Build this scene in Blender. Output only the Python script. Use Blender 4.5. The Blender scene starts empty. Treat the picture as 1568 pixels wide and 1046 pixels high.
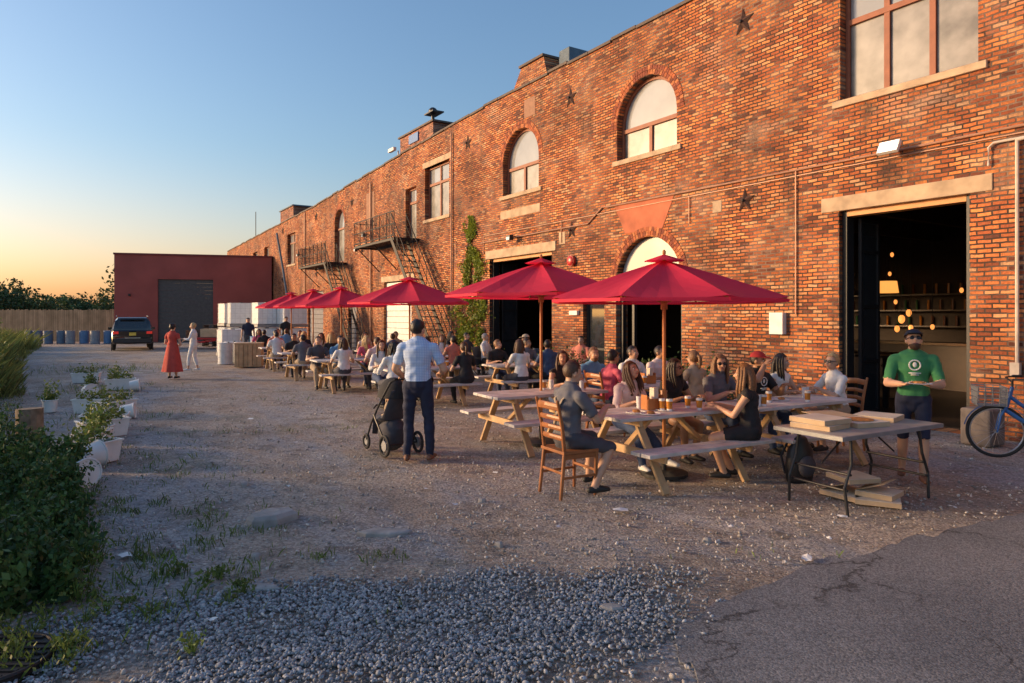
import bpy, bmesh, math, random, time
import numpy as np
from mathutils import Vector, Matrix, noise
T0=time.time()
random.seed(3); RNG=np.random.default_rng(5)
D=bpy.data; SC=bpy.context.scene
V=Vector
# ---------------------------------------------------------------- materials
MATS={}
def mat(name,col,rough=.7,metal=0.,var=.15,vscale=6.,bump=.15,bscale=40.,emit=None,estr=0.,coat=0.,trans=0.,island=0.):
    if name in MATS: return MATS[name]
    m=D.materials.new(name); m.use_nodes=True; nt=m.node_tree; N=nt.nodes; L=nt.links
    b=N['Principled BSDF']; b.inputs['Roughness'].default_value=rough; b.inputs['Metallic'].default_value=metal
    b.inputs['Coat Weight'].default_value=coat
    tc=N.new('ShaderNodeTexCoord')
    nz=N.new('ShaderNodeTexNoise'); nz.inputs['Scale'].default_value=vscale; nz.inputs['Detail'].default_value=5
    L.new(tc.outputs['Object'],nz.inputs['Vector'])
    mr=N.new('ShaderNodeMapRange'); mr.inputs['From Min'].default_value=.3; mr.inputs['From Max'].default_value=.7
    mr.inputs['To Min'].default_value=1-var; mr.inputs['To Max'].default_value=1+var
    L.new(nz.outputs['Fac'],mr.inputs['Value'])
    val=mr.outputs['Result']
    if island>0:
        g=N.new('ShaderNodeNewGeometry'); m2=N.new('ShaderNodeMapRange'); m2.inputs['To Min'].default_value=1-island; m2.inputs['To Max'].default_value=1+island
        L.new(g.outputs['Random Per Island'],m2.inputs['Value'])
        mu=N.new('ShaderNodeMath'); mu.operation='MULTIPLY'; L.new(val,mu.inputs[0]); L.new(m2.outputs['Result'],mu.inputs[1]); val=mu.outputs[0]
    mx=N.new('ShaderNodeVectorMath'); mx.operation='SCALE'; mx.inputs[0].default_value=col[:3]
    L.new(val,mx.inputs['Scale']); L.new(mx.outputs[0],b.inputs['Base Color'])
    if bump>0:
        n2=N.new('ShaderNodeTexNoise'); n2.inputs['Scale'].default_value=bscale; n2.inputs['Detail'].default_value=4
        L.new(tc.outputs['Object'],n2.inputs['Vector'])
        bp=N.new('ShaderNodeBump'); bp.inputs['Strength'].default_value=bump; bp.inputs['Distance'].default_value=.01
        L.new(n2.outputs['Fac'],bp.inputs['Height']); L.new(bp.outputs['Normal'],b.inputs['Normal'])
    if emit: b.inputs['Emission Color'].default_value=(*emit,1); b.inputs['Emission Strength'].default_value=estr
    if trans>0:
        t=N.new('ShaderNodeBsdfTranslucent'); L.new(mx.outputs[0],t.inputs['Color'])
        ms=N.new('ShaderNodeMixShader'); ms.inputs[0].default_value=trans
        L.new(b.outputs[0],ms.inputs[1]); L.new(t.outputs[0],ms.inputs[2]); L.new(ms.outputs[0],N['Material Output'].inputs['Surface'])
    MATS[name]=m; return m

def brick_mat(name,stops,mortar,mortar_size=.013,bump=.9,dark=.42):
    m=D.materials.new(name); m.use_nodes=True; nt=m.node_tree; N=nt.nodes; L=nt.links
    b=N['Principled BSDF']; b.inputs['Roughness'].default_value=.85
    tc=N.new('ShaderNodeTexCoord')
    wn=N.new('ShaderNodeTexNoise'); wn.inputs['Scale'].default_value=4; wn.inputs['Detail'].default_value=5; L.new(tc.outputs['Object'],wn.inputs['Vector'])
    sub=N.new('ShaderNodeVectorMath'); sub.operation='MULTIPLY_ADD'; sub.inputs[1].default_value=(.05,.038,0)
    L.new(wn.outputs['Color'],sub.inputs[0]); L.new(tc.outputs['Object'],sub.inputs[2])
    bt=N.new('ShaderNodeTexBrick'); bt.inputs['Scale'].default_value=1; bt.inputs['Brick Width'].default_value=.205; bt.inputs['Row Height'].default_value=.070
    bt.inputs['Mortar Size'].default_value=mortar_size; bt.inputs['Mortar Smooth'].default_value=.3
    bt.inputs['Color1'].default_value=(0,0,0,1); bt.inputs['Color2'].default_value=(1,1,1,1); bt.inputs['Mortar'].default_value=(.5,.5,.5,1)
    L.new(sub.outputs[0],bt.inputs['Vector'])
    cr=N.new('ShaderNodeValToRGB'); e=cr.color_ramp.elements
    while len(e)<len(stops): e.new(.5)
    for i,(p,c) in enumerate(stops): e[i].position=p; e[i].color=(*c,1)
    L.new(bt.outputs['Color'],cr.inputs[0])
    def nz(sc,det,ro,loc=(0,0,0),s3=(1,1,1)):
        mp=N.new('ShaderNodeMapping'); mp.inputs['Location'].default_value=loc; mp.inputs['Scale'].default_value=s3; L.new(tc.outputs['Object'],mp.inputs[0])
        n=N.new('ShaderNodeTexNoise'); n.inputs['Scale'].default_value=sc; n.inputs['Detail'].default_value=det; n.inputs['Roughness'].default_value=ro; L.new(mp.outputs[0],n.inputs['Vector']); return n.outputs['Fac']
    def rg(src,a,b_,t0,t1):
        r=N.new('ShaderNodeMapRange'); r.inputs['From Min'].default_value=a; r.inputs['From Max'].default_value=b_; r.inputs['To Min'].default_value=t0; r.inputs['To Max'].default_value=t1; L.new(src,r.inputs['Value']); return r.outputs[0]
    sc=N.new('ShaderNodeVectorMath'); sc.operation='SCALE'; L.new(cr.outputs[0],sc.inputs[0]); L.new(rg(nz(.45,8,.65),.36,.62,1-dark,1.25),sc.inputs['Scale'])
    sg=N.new('ShaderNodeVectorMath'); sg.operation='SCALE'; L.new(sc.outputs[0],sg.inputs[0]); L.new(rg(nz(30,6,.75),.3,.7,.70,1.28),sg.inputs['Scale'])
    m1=N.new('ShaderNodeMixRGB'); m1.inputs[2].default_value=(.50,.33,.23,1); L.new(rg(nz(1.1,9,.7,(7,3,0),(.6,1.2,1)),.54,.68,0,.65),m1.inputs[0]); L.new(sg.outputs[0],m1.inputs[1])
    m4=N.new('ShaderNodeMixRGB'); m4.inputs[2].default_value=(.07,.033,.022,1); L.new(rg(nz(.9,9,.75,(3,31,0),(1.3,.45,1)),.51,.68,0,.85),m4.inputs[0]); L.new(m1.outputs[0],m4.inputs[1])
    mm=N.new('ShaderNodeMixRGB'); mm.inputs[1].default_value=(*mortar,1); mm.inputs[2].default_value=(mortar[0]*4.4,mortar[1]*4.7,mortar[2]*4.8,1)
    L.new(rg(nz(.8,6,.6),.45,.60,0,1),mm.inputs[0])
    m2=N.new('ShaderNodeMixRGB'); L.new(bt.outputs['Fac'],m2.inputs[0]); L.new(m4.outputs[0],m2.inputs[1]); L.new(mm.outputs[0],m2.inputs[2])
    L.new(m2.outputs[0],b.inputs['Base Color'])
    ma=N.new('ShaderNodeMath'); ma.operation='MULTIPLY_ADD'; ma.inputs[1].default_value=-1.2; L.new(bt.outputs['Fac'],ma.inputs[0]); L.new(nz(22,6,.6),ma.inputs[2])
    m3=N.new('ShaderNodeMath'); m3.operation='MULTIPLY_ADD'; m3.inputs[1].default_value=.7; L.new(bt.outputs['Color'],m3.inputs[0]); L.new(ma.outputs[0],m3.inputs[2])
    bp=N.new('ShaderNodeBump'); bp.inputs['Strength'].default_value=bump; bp.inputs['Distance'].default_value=.022
    L.new(m3.outputs[0],bp.inputs['Height']); L.new(bp.outputs['Normal'],b.inputs['Normal'])
    MATS[name]=m; return m
BRICK=brick_mat('weathered_brick',[(0,(.13,.04,.022)),(.14,(.36,.09,.03)),(.5,(.55,.16,.045)),(.8,(.70,.25,.075)),(1,(.62,.34,.17))],(.055,.034,.024))
BRICKD=brick_mat('arch_brick',[(0,(.12,.04,.025)),(.5,(.33,.10,.05)),(1,(.48,.2,.11))],(.12,.09,.07),.006,.6,.3)
STONE=mat('lintel_stone',(.52,.38,.25),.85,var=.28,vscale=3,bump=.4,bscale=15)
PLAST=mat('red_plaster',(.50,.15,.075),.85,var=.25,vscale=2)
FRAME=mat('window_frame_brown',(.30,.10,.05),.6,var=.15)
PANE=mat('window_pane',(.33,.34,.35),.12,var=.15,vscale=1.2,bump=0,coat=.6)
PANE2=mat('window_blind',(.19,.18,.17),.35,var=.55,vscale=2.5,bump=0,coat=.5)
IRON=mat('black_iron',(.022,.018,.018),.55,metal=.3,var=.3)
BLACK=mat('black_paint',(.02,.02,.022),.45)
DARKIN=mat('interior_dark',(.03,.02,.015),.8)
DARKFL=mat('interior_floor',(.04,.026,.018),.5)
WHITE=mat('white_paint',(.78,.77,.73),.5,var=.1)
COND=mat('conduit',(.42,.22,.14),.5,metal=.2)
CONDW=mat('conduit_pale',(.62,.52,.43),.5)
TIMBER=mat('table_timber_grey',(.58,.55,.52),.7,var=.22,vscale=5,bump=.4,bscale=30,island=.15)
TIMBER2=mat('table_leg_timber',(.54,.35,.18),.65,var=.25,vscale=5,bump=.3,island=.12)
POLEW=mat('umbrella_pole_wood',(.50,.18,.05),.4,var=.15)
CANOPY=mat('umbrella_fabric',(.84,.032,.085),.75,var=.06,vscale=3,bump=.1,trans=.36)
CHAIRW=mat('chair_wood',(.33,.12,.04),.4,var=.25,vscale=8)
CARDB=mat('pizza_cardboard',(.55,.40,.25),.8,var=.1)
CARDW=mat('pizza_box_white',(.70,.60,.48),.7,var=.1)
BEER=mat('beer',(.55,.22,.03),.15,bump=0,coat=.6)
GLASSM=mat('glassware',(.75,.78,.8),.08,bump=0,coat=1)
STEEL=mat('steel',(.55,.55,.56),.3,metal=.9)
RUBBER=mat('rubber',(.025,.025,.025),.8)
GREY=mat('grey_metal',(.25,.26,.27),.5,metal=.3)
BLUEP=mat('blue_paint',(.03,.13,.38),.35,coat=.5)
REDP=mat('red_paint',(.5,.03,.03),.35)
# ---------------------------------------------------------------- mesh builder
class MB:
    def __init__(s): s.v=[];s.f=[];s.m=[];s.mats=[]
    def mi(s,m):
        if m not in s.mats: s.mats.append(m)
        return s.mats.index(m)
    def add(s,vs,fs,m,M=None):
        o=len(s.v)
        if M is not None: vs=[M@V(v) for v in vs]
        s.v+=[tuple(v) for v in vs]; s.f+=[tuple(i+o for i in f) for f in fs]; s.m+=[s.mi(m)]*len(fs)
    def box(s,c,sz,m,R=None):
        x,y,z=[k/2 for k in sz]
        vs=[V((a*x,b*y,d*z)) for a in(-1,1) for b in(-1,1) for d in(-1,1)]
        if R is not None: vs=[R@v for v in vs]
        vs=[v+V(c) for v in vs]
        s.add(vs,[(0,1,3,2),(4,6,7,5),(0,4,5,1),(2,3,7,6),(0,2,6,4),(1,5,7,3)],m)
    def b2(s,x0,x1,y0,y1,z0,z1,m): s.box(((x0+x1)/2,(y0+y1)/2,(z0+z1)/2),(abs(x1-x0),abs(y1-y0),abs(z1-z0)),m)
    def beam(s,p,q,w,h,m,up=V((0,0,1))):
        p=V(p);q=V(q);d=q-p;t=d.normalized();x=t.cross(up)
        if x.length<1e-3: x=V((1,0,0))
        x.normalize(); y=x.cross(t)
        R=Matrix((x,t,y)).transposed()
        s.box((p+q)/2,(w,d.length,h),m,R)
    def loft(s,pts,rads,m,side=None,n=10,dome=True,M=None):
        pts=[V(p) for p in pts]; rads=[r if isinstance(r,(tuple,list)) else (r,r) for r in rads]
        k=len(pts); T=[]
        for i in range(k):
            a=pts[max(i-1,0)];b=pts[min(i+1,k-1)];t=(b-a);T.append(t.normalized() if t.length>1e-9 else V((0,0,1)))
        sd=V(side) if side is not None else (V((1,0,0)) if abs(T[0].x)<.8 else V((0,1,0)))
        P=[];R=[];TT=[]
        if dome:
            for a in (80,55,28):
                c=math.cos(math.radians(a));q=math.sin(math.radians(a));r=rads[0]
                P.append(pts[0]-T[0]*min(r)*q);R.append((r[0]*c,r[1]*c));TT.append(T[0])
        P+=pts;R+=rads;TT+=T
        if dome:
            for a in (28,55,80):
                c=math.cos(math.radians(a));q=math.sin(math.radians(a));r=rads[-1]
                P.append(pts[-1]+T[-1]*min(r)*q);R.append((r[0]*c,r[1]*c));TT.append(T[-1])
        vs=[];fs=[]
        for p,r,t in zip(P,R,TT):
            x=sd-t*sd.dot(t)
            if x.length<1e-4: x=t.orthogonal()
            x.normalize(); y=t.cross(x)
            for j in range(n):
                a=2*math.pi*j/n; vs.append(p+x*(r[0]*math.cos(a))+y*(r[1]*math.sin(a)))
        K=len(P)
        for i in range(K-1):
            for j in range(n):
                a=i*n+j;b=i*n+(j+1)%n; fs.append((a,b,b+n,a+n))
        fs.append(tuple(range(n))[::-1]); fs.append(tuple(range((K-1)*n,K*n)))
        s.add(vs,fs,m,M)
    def cyl(s,p,q,r,m,r2=None,n=12): s.loft([p,q],[r,r if r2 is None else r2],m,n=n,dome=False)
    def ell(s,c,r,m,n=14,R=None,keep=None,nz=0):
        vs=[];fs=[];h=n//2+1;dirs=[]
        for i in range(h+1):
            ph=math.pi*i/h
            for j in range(n):
                a=2*math.pi*j/n; d=V((math.sin(ph)*math.cos(a),math.sin(ph)*math.sin(a),math.cos(ph))); dirs.append(d)
                q=V((d.x*r[0],d.y*r[1],d.z*r[2]))*(1+nz*noise.noise(d*5+V(c)*3))
                if R is not None: q=R@q
                vs.append(q+V(c))
        for i in range(h):
            for j in range(n):
                f=(i*n+j,(i+1)*n+j,(i+1)*n+(j+1)%n,i*n+(j+1)%n)
                if keep is None or keep(sum((dirs[k] for k in f),V())/4): fs.append(f)
        s.add(vs,fs,m)
    def torus(s,c,R1,r,m,ax='x',n=28,k=8,M=None):
        vs=[];fs=[]
        for i in range(n):
            a=2*math.pi*i/n
            for j in range(k):
                b=2*math.pi*j/k; rr=R1+r*math.cos(b); u,w,h=rr*math.cos(a),rr*math.sin(a),r*math.sin(b)
                p=V((h,u,w)) if ax=='x' else (V((u,h,w)) if ax=='y' else V((u,w,h)))
                vs.append(p+V(c))
        for i in range(n):
            for j in range(k):
                fs.append((i*k+j,((i+1)%n)*k+j,((i+1)%n)*k+(j+1)%k,i*k+(j+1)%k))
        s.add(vs,fs,m,M)
    def prism(s,poly,ax,a,b,m):
        def P(u,w,h): return {'x':(h,u,w),'y':(u,h,w),'z':(u,w,h)}[ax]
        n=len(poly); vs=[P(u,w,a) for u,w in poly]+[P(u,w,b) for u,w in poly]
        fs=[tuple(range(n))[::-1],tuple(range(n,2*n))]+[(i,(i+1)%n,(i+1)%n+n,i+n) for i in range(n)]
        s.add(vs,fs,m)
    def build(s,name,parent=None,loc=(0,0,0),yaw=0,M=None,smooth=False,bevel=0,fixn=True):
        me=D.meshes.new(name); me.from_pydata([tuple(v) for v in s.v],[],s.f)
        for m in s.mats: me.materials.append(m)
        me.polygons.foreach_set('material_index',s.m)
        if fixn:
            bm=bmesh.new(); bm.from_mesh(me); bmesh.ops.recalc_face_normals(bm,faces=bm.faces); bm.to_mesh(me); bm.free()
        if smooth: me.polygons.foreach_set('use_smooth',[True]*len(me.polygons))
        o=D.objects.new(name,me); SC.collection.objects.link(o)
        o.matrix_world=M if M is not None else Matrix.Translation(loc)@Matrix.Rotation(yaw,4,'Z')
        if smooth=='auto':
            try: me.set_sharp_from_angle(angle=math.radians(40))
            except Exception: pass
        if bevel>0:
            bv=o.modifiers.new('b','BEVEL'); bv.width=bevel; bv.segments=2; bv.limit_method='ANGLE'
        if parent: o.parent=parent; o.matrix_parent_inverse=parent.matrix_world.inverted()
        return o
def empty(name):
    o=D.objects.new(name,None); SC.collection.objects.link(o); return o
def yw(dx,dy): return math.atan2(-dx,dy)
# ---------------------------------------------------------------- people
SK={'a':mat('skin_light',(.60,.35,.23),.5,var=.06),'b':mat('skin_tan',(.46,.25,.145),.5,var=.06),'c':mat('skin_brown',(.22,.11,.065),.5,var=.06)}
EYEW=mat('eye_white',(.7,.68,.65),.3,bump=0); EYED=mat('eye_dark',(.02,.015,.01),.2,bump=0); LIP=mat('lips',(.42,.13,.11),.5)
HR={'brown':mat('hair_brown',(.075,.035,.018),.5,var=.4,vscale=50,bump=.5,bscale=90),'dark':mat('hair_dark',(.018,.012,.01),.45,var=.4,vscale=50,bump=.5,bscale=90),
 'lbrown':mat('hair_light_brown',(.20,.10,.045),.5,var=.4,vscale=50,bump=.5,bscale=90),'blond':mat('hair_blond',(.5,.33,.15),.5,var=.3,vscale=50,bump=.5,bscale=90),'grey':mat('hair_grey',(.35,.33,.31),.5,var=.3,vscale=50,bump=.5,bscale=90)}
def cloth(n,c): return mat('cloth_'+n,c,.85,var=.12,vscale=9,bump=.25,bscale=120)
C={'white':cloth('white',(.76,.75,.72)),'black':cloth('black',(.02,.02,.023)),'grey':cloth('grey',(.13,.13,.15)),'dgrey':cloth('darkgrey',(.07,.07,.085)),
 'pink':cloth('pink',(.62,.12,.20)),'blush':cloth('blush',(.76,.60,.56)),'blue':cloth('blue',(.13,.30,.50)),'navy':cloth('navy',(.018,.024,.055)),'jeans':cloth('jeans',(.05,.08,.16)),
 'green':cloth('green',(.045,.22,.085)),'red':cloth('red',(.55,.07,.05)),'olive':cloth('olive',(.12,.12,.06)),'tan':cloth('tan',(.42,.32,.22)),'coral':cloth('coral',(.6,.2,.14))}
def stripe_mat():
    m=mat('cloth_blue_check',(.5,.62,.8),.85,var=.05); nt=m.node_tree;N=nt.nodes;L=nt.links;b=N['Principled BSDF']
    tc=N.new('ShaderNodeTexCoord'); sx=N.new('ShaderNodeSeparateXYZ'); L.new(tc.outputs['Object'],sx.inputs[0])
    outs=[]
    for ch,f in (('X',330),('Z',330)):
        a=N.new('ShaderNodeMath');a.operation='MULTIPLY';a.inputs[1].default_value=f;L.new(sx.outputs[ch],a.inputs[0])
        q=N.new('ShaderNodeMath');q.operation='SINE';L.new(a.outputs[0],q.inputs[0]);g=N.new('ShaderNodeMath');g.operation='GREATER_THAN';g.inputs[1].default_value=.55;L.new(q.outputs[0],g.inputs[0]);outs.append(g)
    mx=N.new('ShaderNodeMath');mx.operation='MAXIMUM';L.new(outs[0].outputs[0],mx.inputs[0]);L.new(outs[1].outputs[0],mx.inputs[1])
    c=N.new('ShaderNodeMixRGB');c.inputs[1].default_value=(.60,.70,.88,1);c.inputs[2].default_value=(.32,.46,.72,1);L.new(mx.outputs[0],c.inputs[0]);L.new(c.outputs[0],b.inputs['Base Color'])
    return m
C['check']=stripe_mat()
SHOE={'white':mat('shoe_white',(.7,.7,.68),.6),'black':mat('shoe_black',(.025,.025,.025),.6),'brown':mat('shoe_brown',(.2,.09,.05),.6)}
def ik(a,b,l1,l2,pole):
    d=b-a; L=max(min(d.length,(l1+l2)*.995),abs(l1-l2)+.02); dn=d.normalized()
    x=(l1*l1-l2*l2+L*L)/(2*L); h=math.sqrt(max(l1*l1-x*x,0)); p=pole-dn*pole.dot(dn)
    if p.length<1e-4: p=dn.orthogonal()
    p.normalize(); return a+dn*x+p*h, a+dn*L
def hand(mb,W,d,nrm,sgn,skin,curl=.5):
    """palm + four unequal bent fingers + thumb; nrm = palm side"""
    d=d.normalized(); nrm=(nrm-d*nrm.dot(d)); nrm.normalize(); sd=d.cross(nrm)*sgn
    mb.loft([W-d*.02,W+d*.03,W+d*.085],[(.026,.02),(.038,.016),(.042,.013)],skin,side=sd,n=10)
    for i,(o,l) in enumerate(((.031,.068),(.0105,.078),(-.0105,.072),(-.031,.056))):
        p=W+d*.085+sd*o; a=curl*.7; q=p+(d*math.cos(a)+nrm*math.sin(a))*l*.45
        a2=curl*1.5; r=q+(d*math.cos(a2)+nrm*math.sin(a2))*l*.32; a3=curl*2.1; t=r+(d*math.cos(a3)+nrm*math.sin(a3))*l*.25
        mb.loft([p-d*.01,q,r,t],[.0095,.009,.008,.0065],skin,n=6)
    p=W+d*.03+sd*.03; q=p+(sd*.7+d*.7+nrm*.25).normalized()*.038; r=q+(d*.9+sd*.15+nrm*.35).normalized()*.032
    mb.loft([p,q,r],[.012,.0105,.008],skin,n=6)
NP=[0]
def person(name,x,y,face,h=1.72,sit=None,fem=False,skin='a',hair='brown',hs='short',shirt='white',pants='jeans',shoe='black',sleeve=.65,pl=2,
           lean=0.,head=(0,0),hands=None,feet=None,vox=.014,glasses=False,beard=False,cap=None,logo=False,straps=False,skirt=None,palm=(0,0,-1),curl=.5,roll=0.,twist=0.):
    k=h/1.75; NP[0]+=1
    sk=SK[skin];hm=HR[hair];sm=C[shirt];pm=C[pants];shm=SHOE[shoe]
    hipz=(sit+.10)/k if sit is not None else .94
    P=V((0,0,hipz)); seg=[(0,-.07),(0,.03),(.15,.13),(.3,.13),(.5,.09),(.75,.08),(1,.06)]
    if fem: RT=[(.125,.10),(.172,.122),(.150,.108),(.118,.094),(.138,.112),(.142,.118),(.118,.085)]
    else:   RT=[(.12,.10),(.162,.118),(.152,.114),(.146,.112),(.168,.122),(.178,.122),(.15,.092)]
    pts=[];cur=P+V((0,0,-.06)); U=V((0,0,1))
    for i,(t,l) in enumerate(seg):
        if i>0:
            an=lean*(.35+.65*t); U=V((math.sin(roll)*t,math.sin(an),math.cos(an))).normalized(); cur=cur+U*l
        pts.append(cur.copy())
    NB=pts[-1]+U*.02
    ct,st=math.cos(twist),math.sin(twist)
    X=V((ct,st,0)); Fw=V((-st,ct,0))
    sw=.165 if fem else .19
    tmp=MB(); dm=sk; bones=[]
    def tube(pts,rads,tag,side=None):
        tmp.loft(pts,rads,dm,side=side,n=12)
        for i in range(len(pts)-1):
            r0=rads[i] if not isinstance(rads[i],tuple) else sum(rads[i])/2; r1=rads[i+1] if not isinstance(rads[i+1],tuple) else sum(rads[i+1])/2
            bones.append((pts[i],pts[i+1],r0,r1,tag,i/(len(pts)-1),(i+1)/(len(pts)-1)))
    tube(pts,RT,'torso',side=X)
    SHo=[NB-U*.055+X*sw*s for s in(-1,1)]
    for s_ in SHo: tube([NB-U*.03,s_],[.05,.052 if fem else .06],'torso')
    Hn=U*.5+V((0,0,.5)); Hn.normalize()
    HC=NB+Hn*.175+Fw*.02
    R=Matrix.Rotation(head[0],3,'Z')@Matrix.Rotation(-head[1],3,'X')
    if twist: R=Matrix.Rotation(twist*.6,3,'Z')@R
    tube([NB-U*.05,HC+R@V((0,-.015,-.06))],[.052 if fem else .06,.045 if fem else .055],'neck')
    def hp(a): return HC+R@V(a)
    def hell(c,r): tmp.ell(hp(c),r,dm,n=16,R=R)
    hell((0,-.012,.02),(.077,.094,.095)); hell((0,.02,-.045),(.058,.068,.068)); hell((0,.045,-.082),(.03,.032,.026))
    tmp.loft([hp((0,.083,.012)),hp((0,.103,-.026))],[.010,.0165],dm,n=8)
    for s_ in(-1,1): tmp.ell(hp((s_*.078,-.008,-.012)),(.012,.02,.032),dm,n=8,R=R); tmp.ell(hp((s_*.034,.07,-.028)),(.025,.02,.02),dm,n=8,R=R)
    bones.append((hp((0,-.01,-.03)),hp((0,-.01,.03)),.085,.085,'head',0,1))
    ends=[]
    if hands is None: hands=[(-.27,.06,.80),(.27,.06,.80)] if sit is None else [(-.16,.36,.80/k),(.16,.36,.80/k)]
    for i,s_ in enumerate((-1,1)):
        S=SHo[i]; W=V(hands[i]); el,W=ik(S,W,.285,.255,V((s_*.55,-.35,-.75)))
        a0,a1,a2=(.047,.036,.0235) if fem else (.057,.045,.03)
        tube([S,S.lerp(el,.45),el],[a0,a0*.93,a1],'uparm'); tube([el,el.lerp(W,.3),W],[a1,a1*1.02,a2],'forearm'); ends.append((el,W))
    if feet is None: feet=[(-.10,0,.07),(.10,.03,.07)] if sit is None else [(-.12,.34,.07),(.11,.40,.07)]
    for i,s_ in enumerate((-1,1)):
        Hp=P+V((s_*.09,0,-.01)); A=V(feet[i]); A.z=max(A.z/ k,.065)
        if sit is not None: A=V((feet[i][0],feet[i][1],.075/k))
        kn,A=ik(Hp,A,.435,.425,V((s_*.12,1,.25)))
        tube([Hp,Hp.lerp(kn,.4),kn],[.088 if not fem else .09,.076,.056],'thigh'); tube([kn,kn.lerp(A,.3),A],[.055,.056,.036],'shin')
        fd=V((s_*.15,1,0)).normalized()
        toe=A+fd*.15+V((0,0,-.035)); heel=A-fd*.05+V((0,0,-.03))
        tube([heel,A+fd*.05+V((0,0,-.025)),toe],[(.036,.036),(.045,.04),(.04,.026)],'foot',side=V((1,0,0)))
    o=tmp.build('tmp',fixn=True)
    md=o.modifiers.new('r','REMESH'); md.mode='VOXEL'; md.voxel_size=vox
    ms=o.modifiers.new('s','SMOOTH'); ms.factor=.5; ms.iterations=3
    dg=bpy.context.evaluated_depsgraph_get(); me=D.meshes.new_from_object(o.evaluated_get(dg)); 
    om=o.data; D.objects.remove(o); D.meshes.remove(om)
    nv=len(me.vertices); co=np.empty(nv*3); me.vertices.foreach_get('co',co); co=co.reshape(-1,3)
    no=np.empty(nv*3); me.vertices.foreach_get('normal',no); no=no.reshape(-1,3)
    fs=[tuple(p.vertices) for p in me.polygons]; D.meshes.remove(me)
    def classify(pc):
        best=np.full(len(pc),1e9); lab=np.zeros(len(pc),int)
        for (a,b,r0,r1,tag,t0,t1) in bones:
            a=np.array(a);b=np.array(b);ab=b-a;t=np.clip(((pc-a)@ab)/(ab@ab),0,1)
            dd=np.linalg.norm(pc-a-t[:,None]*ab,axis=1)/(r0+(r1-r0)*t)
            tt=t0+t*(t1-t0); m=dd<best; best=np.where(m,dd,best)
            if tag=='torso': l=np.where(pc[:,2]<hipz+(.03 if sit is None else -.0),2,1)
            elif tag=='uparm': l=np.where(tt<=sleeve,1,0)
            elif tag=='forearm': l=np.where(tt<=sleeve-1,1,0)
            elif tag=='thigh': l=np.where(tt<=pl,2,0)
            elif tag=='shin': l=np.where(tt<=pl-1,2,0)
            elif tag=='foot': l=np.full(len(pc),3)
            elif tag=='neck': l=np.where(tt<.22,1,0)
            else: l=np.zeros(len(pc),int)
            lab=np.where(m,l,lab)
        return lab
    vl=classify(co)
    cl=(vl==1)|(vl==2)
    ph=NP[0]*7.3
    wr=np.array([noise.noise(V((c[0]*11+ph,c[1]*11,c[2]*17))) for c in co]) if vox<.02 else np.zeros(nv)
    co=co+no*(np.where(cl,.010+.012*wr,0)[:,None])
    fc=np.array([co[list(f)].mean(0) for f in fs]); fl=classify(fc)
    mb=MB(); order=[sk,sm,pm,shm]; 
    for m in order: mb.mi(m) 
    idx=[mb.mats.index(m) for m in order]
    mb.v=[tuple(c) for c in co]; mb.f=fs; mb.m=[idx[l] for l in fl]
    for s_ in(-1,1):
        mb.ell(hp((s_*.031,.077,.002)),(.0145,.010,.009),EYEW,n=8,R=R); mb.ell(hp((s_*.031,.0855,.002)),(.0065,.004,.0065),EYED,n=8,R=R)
        mb.loft([hp((s_*.016,.086,.021)),hp((s_*.032,.087,.025)),hp((s_*.05,.074,.02))],[.0035,.004,.003],hm,n=5)
    mb.loft([hp((-.024,.080,-.062)),hp((0,.091,-.061)),hp((.024,.080,-.062))],[.0035,.0065,.0035],LIP,n=6)
    if glasses:
        for s_ in(-1,1):
            mb.ell(hp((s_*.033,.092,.0)),(.027,.006,.021),BLACK,n=12,R=R); mb.beam(hp((s_*.058,.086,.006)),hp((s_*.08,-.005,.004)),.004,.006,BLACK)
        mb.beam(hp((-.012,.098,.006)),hp((.012,.098,.006)),.004,.004,BLACK)
    def hk(d):
        if d.y<-.15: return d.z>-.62
        return d.z>.02+.62*max(d.y,0) or (abs(d.x)>.75 and d.z>-.15 and d.y<.25)
    if hs!='bald':
        vol=.975 if hs=='short' else 1.04
        mb.ell(hp((0,-.014,.022)),(.085*vol,.103*vol,.106*vol),hm,n=22,R=R,keep=hk,nz=.09)
    if hs in('long','pony'):
        if hs=='long':
            z1=-.30
            mb.loft([hp((0,-.06,.06)),hp((0,-.095,-.03)),hp((0,-.105,-.14)),hp((.01,-.09,z1+.05)),hp((0,-.085,z1))],[(.07,.05),(.088,.05),(.095,.045),(.085,.035),(.05,.02)],hm,side=R@V((1,0,0)),n=14)
            for s_ in(-1,1):
                for q in range(3):
                    yy=.03-.035*q
                    mb.loft([hp((s_*.062,yy,.075)),hp((s_*.086,yy-.005,0)),hp((s_*(.090+.006*q),yy,-.10)),hp((s_*.088,yy+.015,-.19)),hp((s_*.078,yy+.02,-.26-.02*q))],[.018,.021,.022,.019,.008],hm,n=7)
        else:
            mb.loft([hp((0,-.10,.05)),hp((0,-.15,.03)),hp((0,-.16,-.06)),hp((0,-.14,-.16))],[.025,.032,.03,.01],hm,n=8)
    if hs=='bun': mb.ell(hp((0,-.09,.085)),(.042,.042,.038),hm,n=10,R=R,nz=.2)
    if beard: mb.ell(hp((0,.03,-.066)),(.062,.066,.062),hm,n=14,R=R,nz=.15,keep=lambda d:d.z<.1 and d.y>-.35 and not(d.y>.85 and d.z>-.15))
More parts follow.
